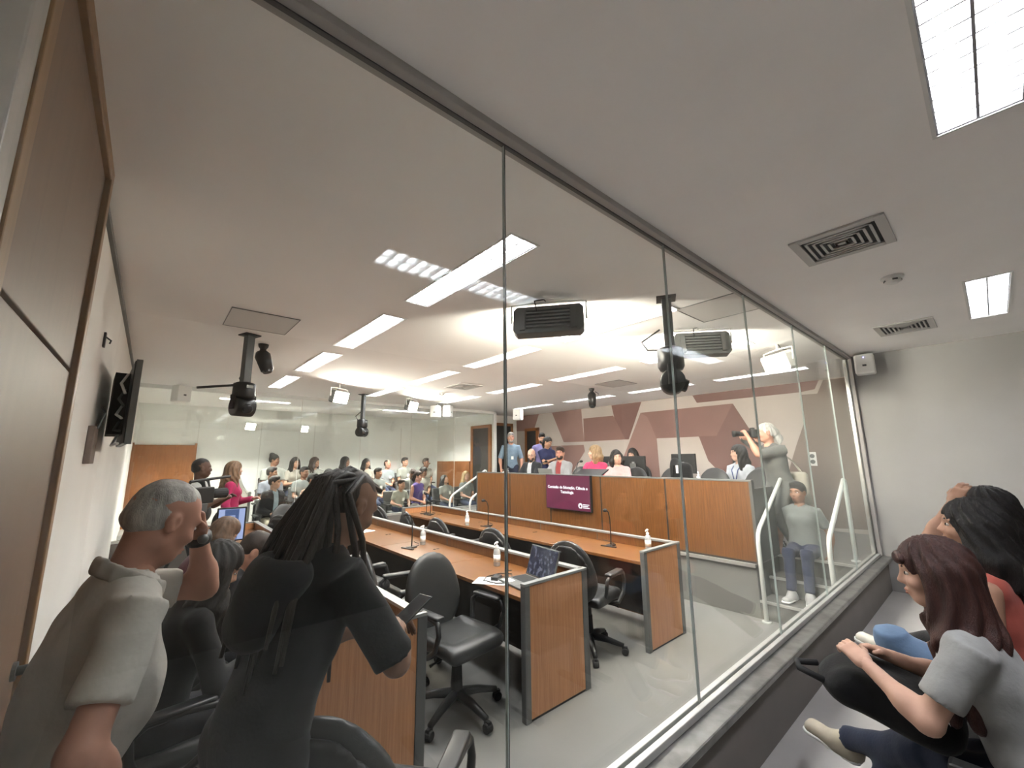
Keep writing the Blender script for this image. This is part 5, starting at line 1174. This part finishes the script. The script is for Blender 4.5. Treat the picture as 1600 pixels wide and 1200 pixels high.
p = person('man with long dreadlocks and shaved sides in black tee looking down at a phone', 0.31, 1.48, 0, 12, 1.72, lean=20, hyaw=4, hpitch=30, skinc=BROWN, w=1.10, hair=('buzz', (0.05, 0.036, 0.028)), top=((0.0045, 0.0045, 0.005), 'half', 'black_tee'), bottom=(0.005, 0.005, 0.0055), near=2,
           rh=('w', 0.74, 1.50, 1.10), lh=('w', 0.74, 1.62, 1.08), rpole=(0.1, -0.9, -0.8), curl=0.8, shoe=(0.02, 0.02, 0.02), beard=None)
H = p['H']; dr = MB(); rr = random.Random(3)
for i in range(64):      # dreadlocks: rooted on the crown, swept back and hanging down the back
    l0 = rr.uniform(-0.046, 0.062); f0 = rr.uniform(-0.10, 0.075)
    a = H(f0, l0, 0.118-abs(l0)*0.35-max(0, -f0-0.02)*0.5-max(0, f0)*0.25); sd_ = rr.uniform(-1, 1)
    c = H(-0.118-rr.uniform(0, 0.025), l0*1.15, 0.02+rr.uniform(-0.02, 0.02)); b = (a+c)*0.5+p['hu']*(0.03 if f0 > -0.03 else 0.012)
    ln = rr.uniform(0.28, 0.50); bkw = rr.uniform(0.02, 0.16)
    d = c-p['U']*0.14-p['F']*bkw*0.5+p['L']*(l0*1.2+sd_*0.03); e = d-p['U']*ln*0.5-p['F']*bkw*0.6+p['L']*sd_*0.04; f_ = e-p['U']*ln*0.5-p['F']*bkw*0.25+p['L']*sd_*0.03
    r = rr.uniform(0.009, 0.0135); dr.tube([a, b, c, d, e, f_], [r*0.9, r*1.1, r, r, r*0.9, r*0.5], 7)
for i in range(3):      # a few locks falling on the camera side and in front of the shoulder
    l0 = rr.uniform(-0.075, -0.045); a = H(rr.uniform(-0.07, 0.0), l0, 0.09); b = H(-0.07-rr.uniform(0, 0.03), l0-0.03, 0.0); c = b-p['U']*rr.uniform(0.14, 0.2)-p['L']*0.05+p['F']*rr.uniform(-0.03, 0.04); d = c-p['U']*rr.uniform(0.10, 0.22)-p['L']*0.02+p['F']*0.02
    dr.tube([a, b, c, d], [0.010, 0.011, 0.010, 0.005], 7)
dr.build('dreadlocks', hairm((0.022, 0.016, 0.013)), p['root'], 0, True, p['off'])
g = SDF(); bk = p['P']+p['u']*0.43*p['s']-p['tf']*0.115       # hood of a jacket slung over the back
g.ell(bk, (0.08, 0.14, 0.07), p['RT'], 0).ell(bk-p['u']*0.12+p['tl']*0.02-p['tf']*0.02, (0.062, 0.12, 0.10), p['RT'], 0.08).ell(bk+p['u']*0.09-p['tf']*0.02, (0.06, 0.10, 0.07), p['RT'], 0.02, 's')
sdf_obj('hood', g, 0.012, cloth((0.016, 0.016, 0.018), near=True), p['root'], p['off'], lambda X, Y, Z: 0.005*np.sin(30*X+20*Z)*np.sin(28*Y-14*Z))
phn = thing('smartphone', 'black smartphone held by the dreadlocked man', 'phone', (0.83, 1.555, 1.13), math.radians(12)); q = MB().box(-0.075, 0.075, -0.037, 0.037, -0.004, 0.004).build('phone_body', m_black, phn, 0.003); q.rotation_euler = (0, math.radians(-25), 0); MB().box(-0.07, 0.07, -0.033, 0.033, 0.004, 0.0046).build('phone_screen', m_screen_off, q)

# ---------------------------------------------------------------- women seated in the gallery
SG = 0.63
p1 = person('woman with long dark red hair and grey tee seated nearest in the gallery', 2.16, 0.04, ZG, 92, 1.50, sit=SG, lean=17, hyaw=8, hpitch=6, skinc=FAIR, hair=('long', (0.045, 0.016, 0.012), 0.44), top=((0.27, 0.27, 0.265), 'short', 'grey_tee'), bottom=(0.013, 0.019, 0.042), shoe=(0.36, 0.32, 0.25), near=2, bust=True, w=1.08,
            lh=('w', 2.04, 0.42, 0.96), rh=('w', 2.26, 0.40, 0.93), lf=(2.52, 0.70, 0.43, 0.25, 0.9, 0.12), rf=(2.40, 0.55, 0.27, 0.2, 1, 0), curl=0.9)
badge(p1, 0.22, 0.085, 'id_card', 0.165)
g = SDF(); H1 = p1['H']; g.ell(H1(0.088, 0, 0.052), np.array((0.022, 0.058, 0.024)), p1['RH'], 0); g.plane(H1(0, 0, 0.03), -p1['hu']); sdf_obj('fringe', g, 0.007, hairm((0.045, 0.016, 0.012)), p1['root'], p1['off'])
bg = thing('black_handbag', 'black bag on the lap of the nearest seated woman', 'bag', (2.17, 0.36, 0.80)); s_ = SDF(); Rb = Matrix.Rotation(math.radians(12), 3, 'X'); s_.box((0, 0, 0.02), (0.15, 0.17, 0.07), 0.06, Rb, 0).ell((0.02, 0.16, 0.03), (0.14, 0.08, 0.07), None, 0.05); sdf_obj('bag_body', s_, 0.012, cloth((0.005, 0.005, 0.005), near=True), bg, (0, 0, 0), lambda X, Y, Z: 0.005*np.sin(30*X)*np.sin(26*Y+10*Z)); MB().tube([(-0.1, 0.20, 0.04), (-0.13, 0.27, 0.07), (-0.05, 0.30, 0.06), (0.02, 0.25, 0.05)], 0.012, 8).build('strap', m_black2, bg, 0, True)
p2 = person('dark curly-haired woman in coral top seated second in the gallery', 2.80, 0.06, ZG, 92, 1.67, sit=SG, lean=6, hyaw=4, hpitch=-6, skinc=(0.44, 0.25, 0.17), hair=('long', BLK, 0.30), top=((0.42, 0.10, 0.075), 'none', 'coral_top'), bottom=(0.12, 0.19, 0.30), shoe=(0.45, 0.43, 0.38), near=2, bust=True,
            lh='lap', rh='lap', lf=(2.86, 0.44, 0.44, 0.2, 0.6, -0.8), rf=(2.72, 0.42, 0.27, 0, 1, 0))
er = MB().ell(p2['H'](-0.004, 0.088, -0.050), (0.006, 0.006, 0.008)); er.ell(p2['H'](-0.004, 0.088, -0.064), (0.005, 0.005, 0.005)); er.build('earring', mat('silver', (0.8, 0.8, 0.8), 0.2, 1.0), p2['root'], 0, True, p2['off'])
p3 = person('woman in black with hand on her forehead seated third in the gallery', 3.50, 0.02, ZG, 92, 1.70, sit=SG, lean=4, hyaw=5, hpitch=4, skinc=(0.42, 0.24, 0.165), hair=('long', BLK, 0.26), top=((0.014, 0.014, 0.015), 'short'), bottom=(0.012, 0.012, 0.013), shoe=(0.50, 0.48, 0.42), near=2, bust=True, glasses=True,
            lh=('head', 0.12, 0.03, 0.055), rh='lap', lpole=(-0.3, 0.6, -0.9), lf=(3.95, 0.74, 0.42, 0.3, 0.9, 0.15), rf=(3.78, 0.72, 0.30, 0.2, 0.95, 0))
for (x, lb) in ((2.13, 'nearest woman in grey tee'), (2.80, 'woman in coral top'), (3.50, 'woman with hand on forehead')):
    gseat(x, 0.02, 90, 'dark gallery seat under the '+lb, ZG, 'gallery seats')
gseat(1.48, -0.06, 90, 'empty dark gallery seat at the bottom right corner', ZG, 'gallery seats')
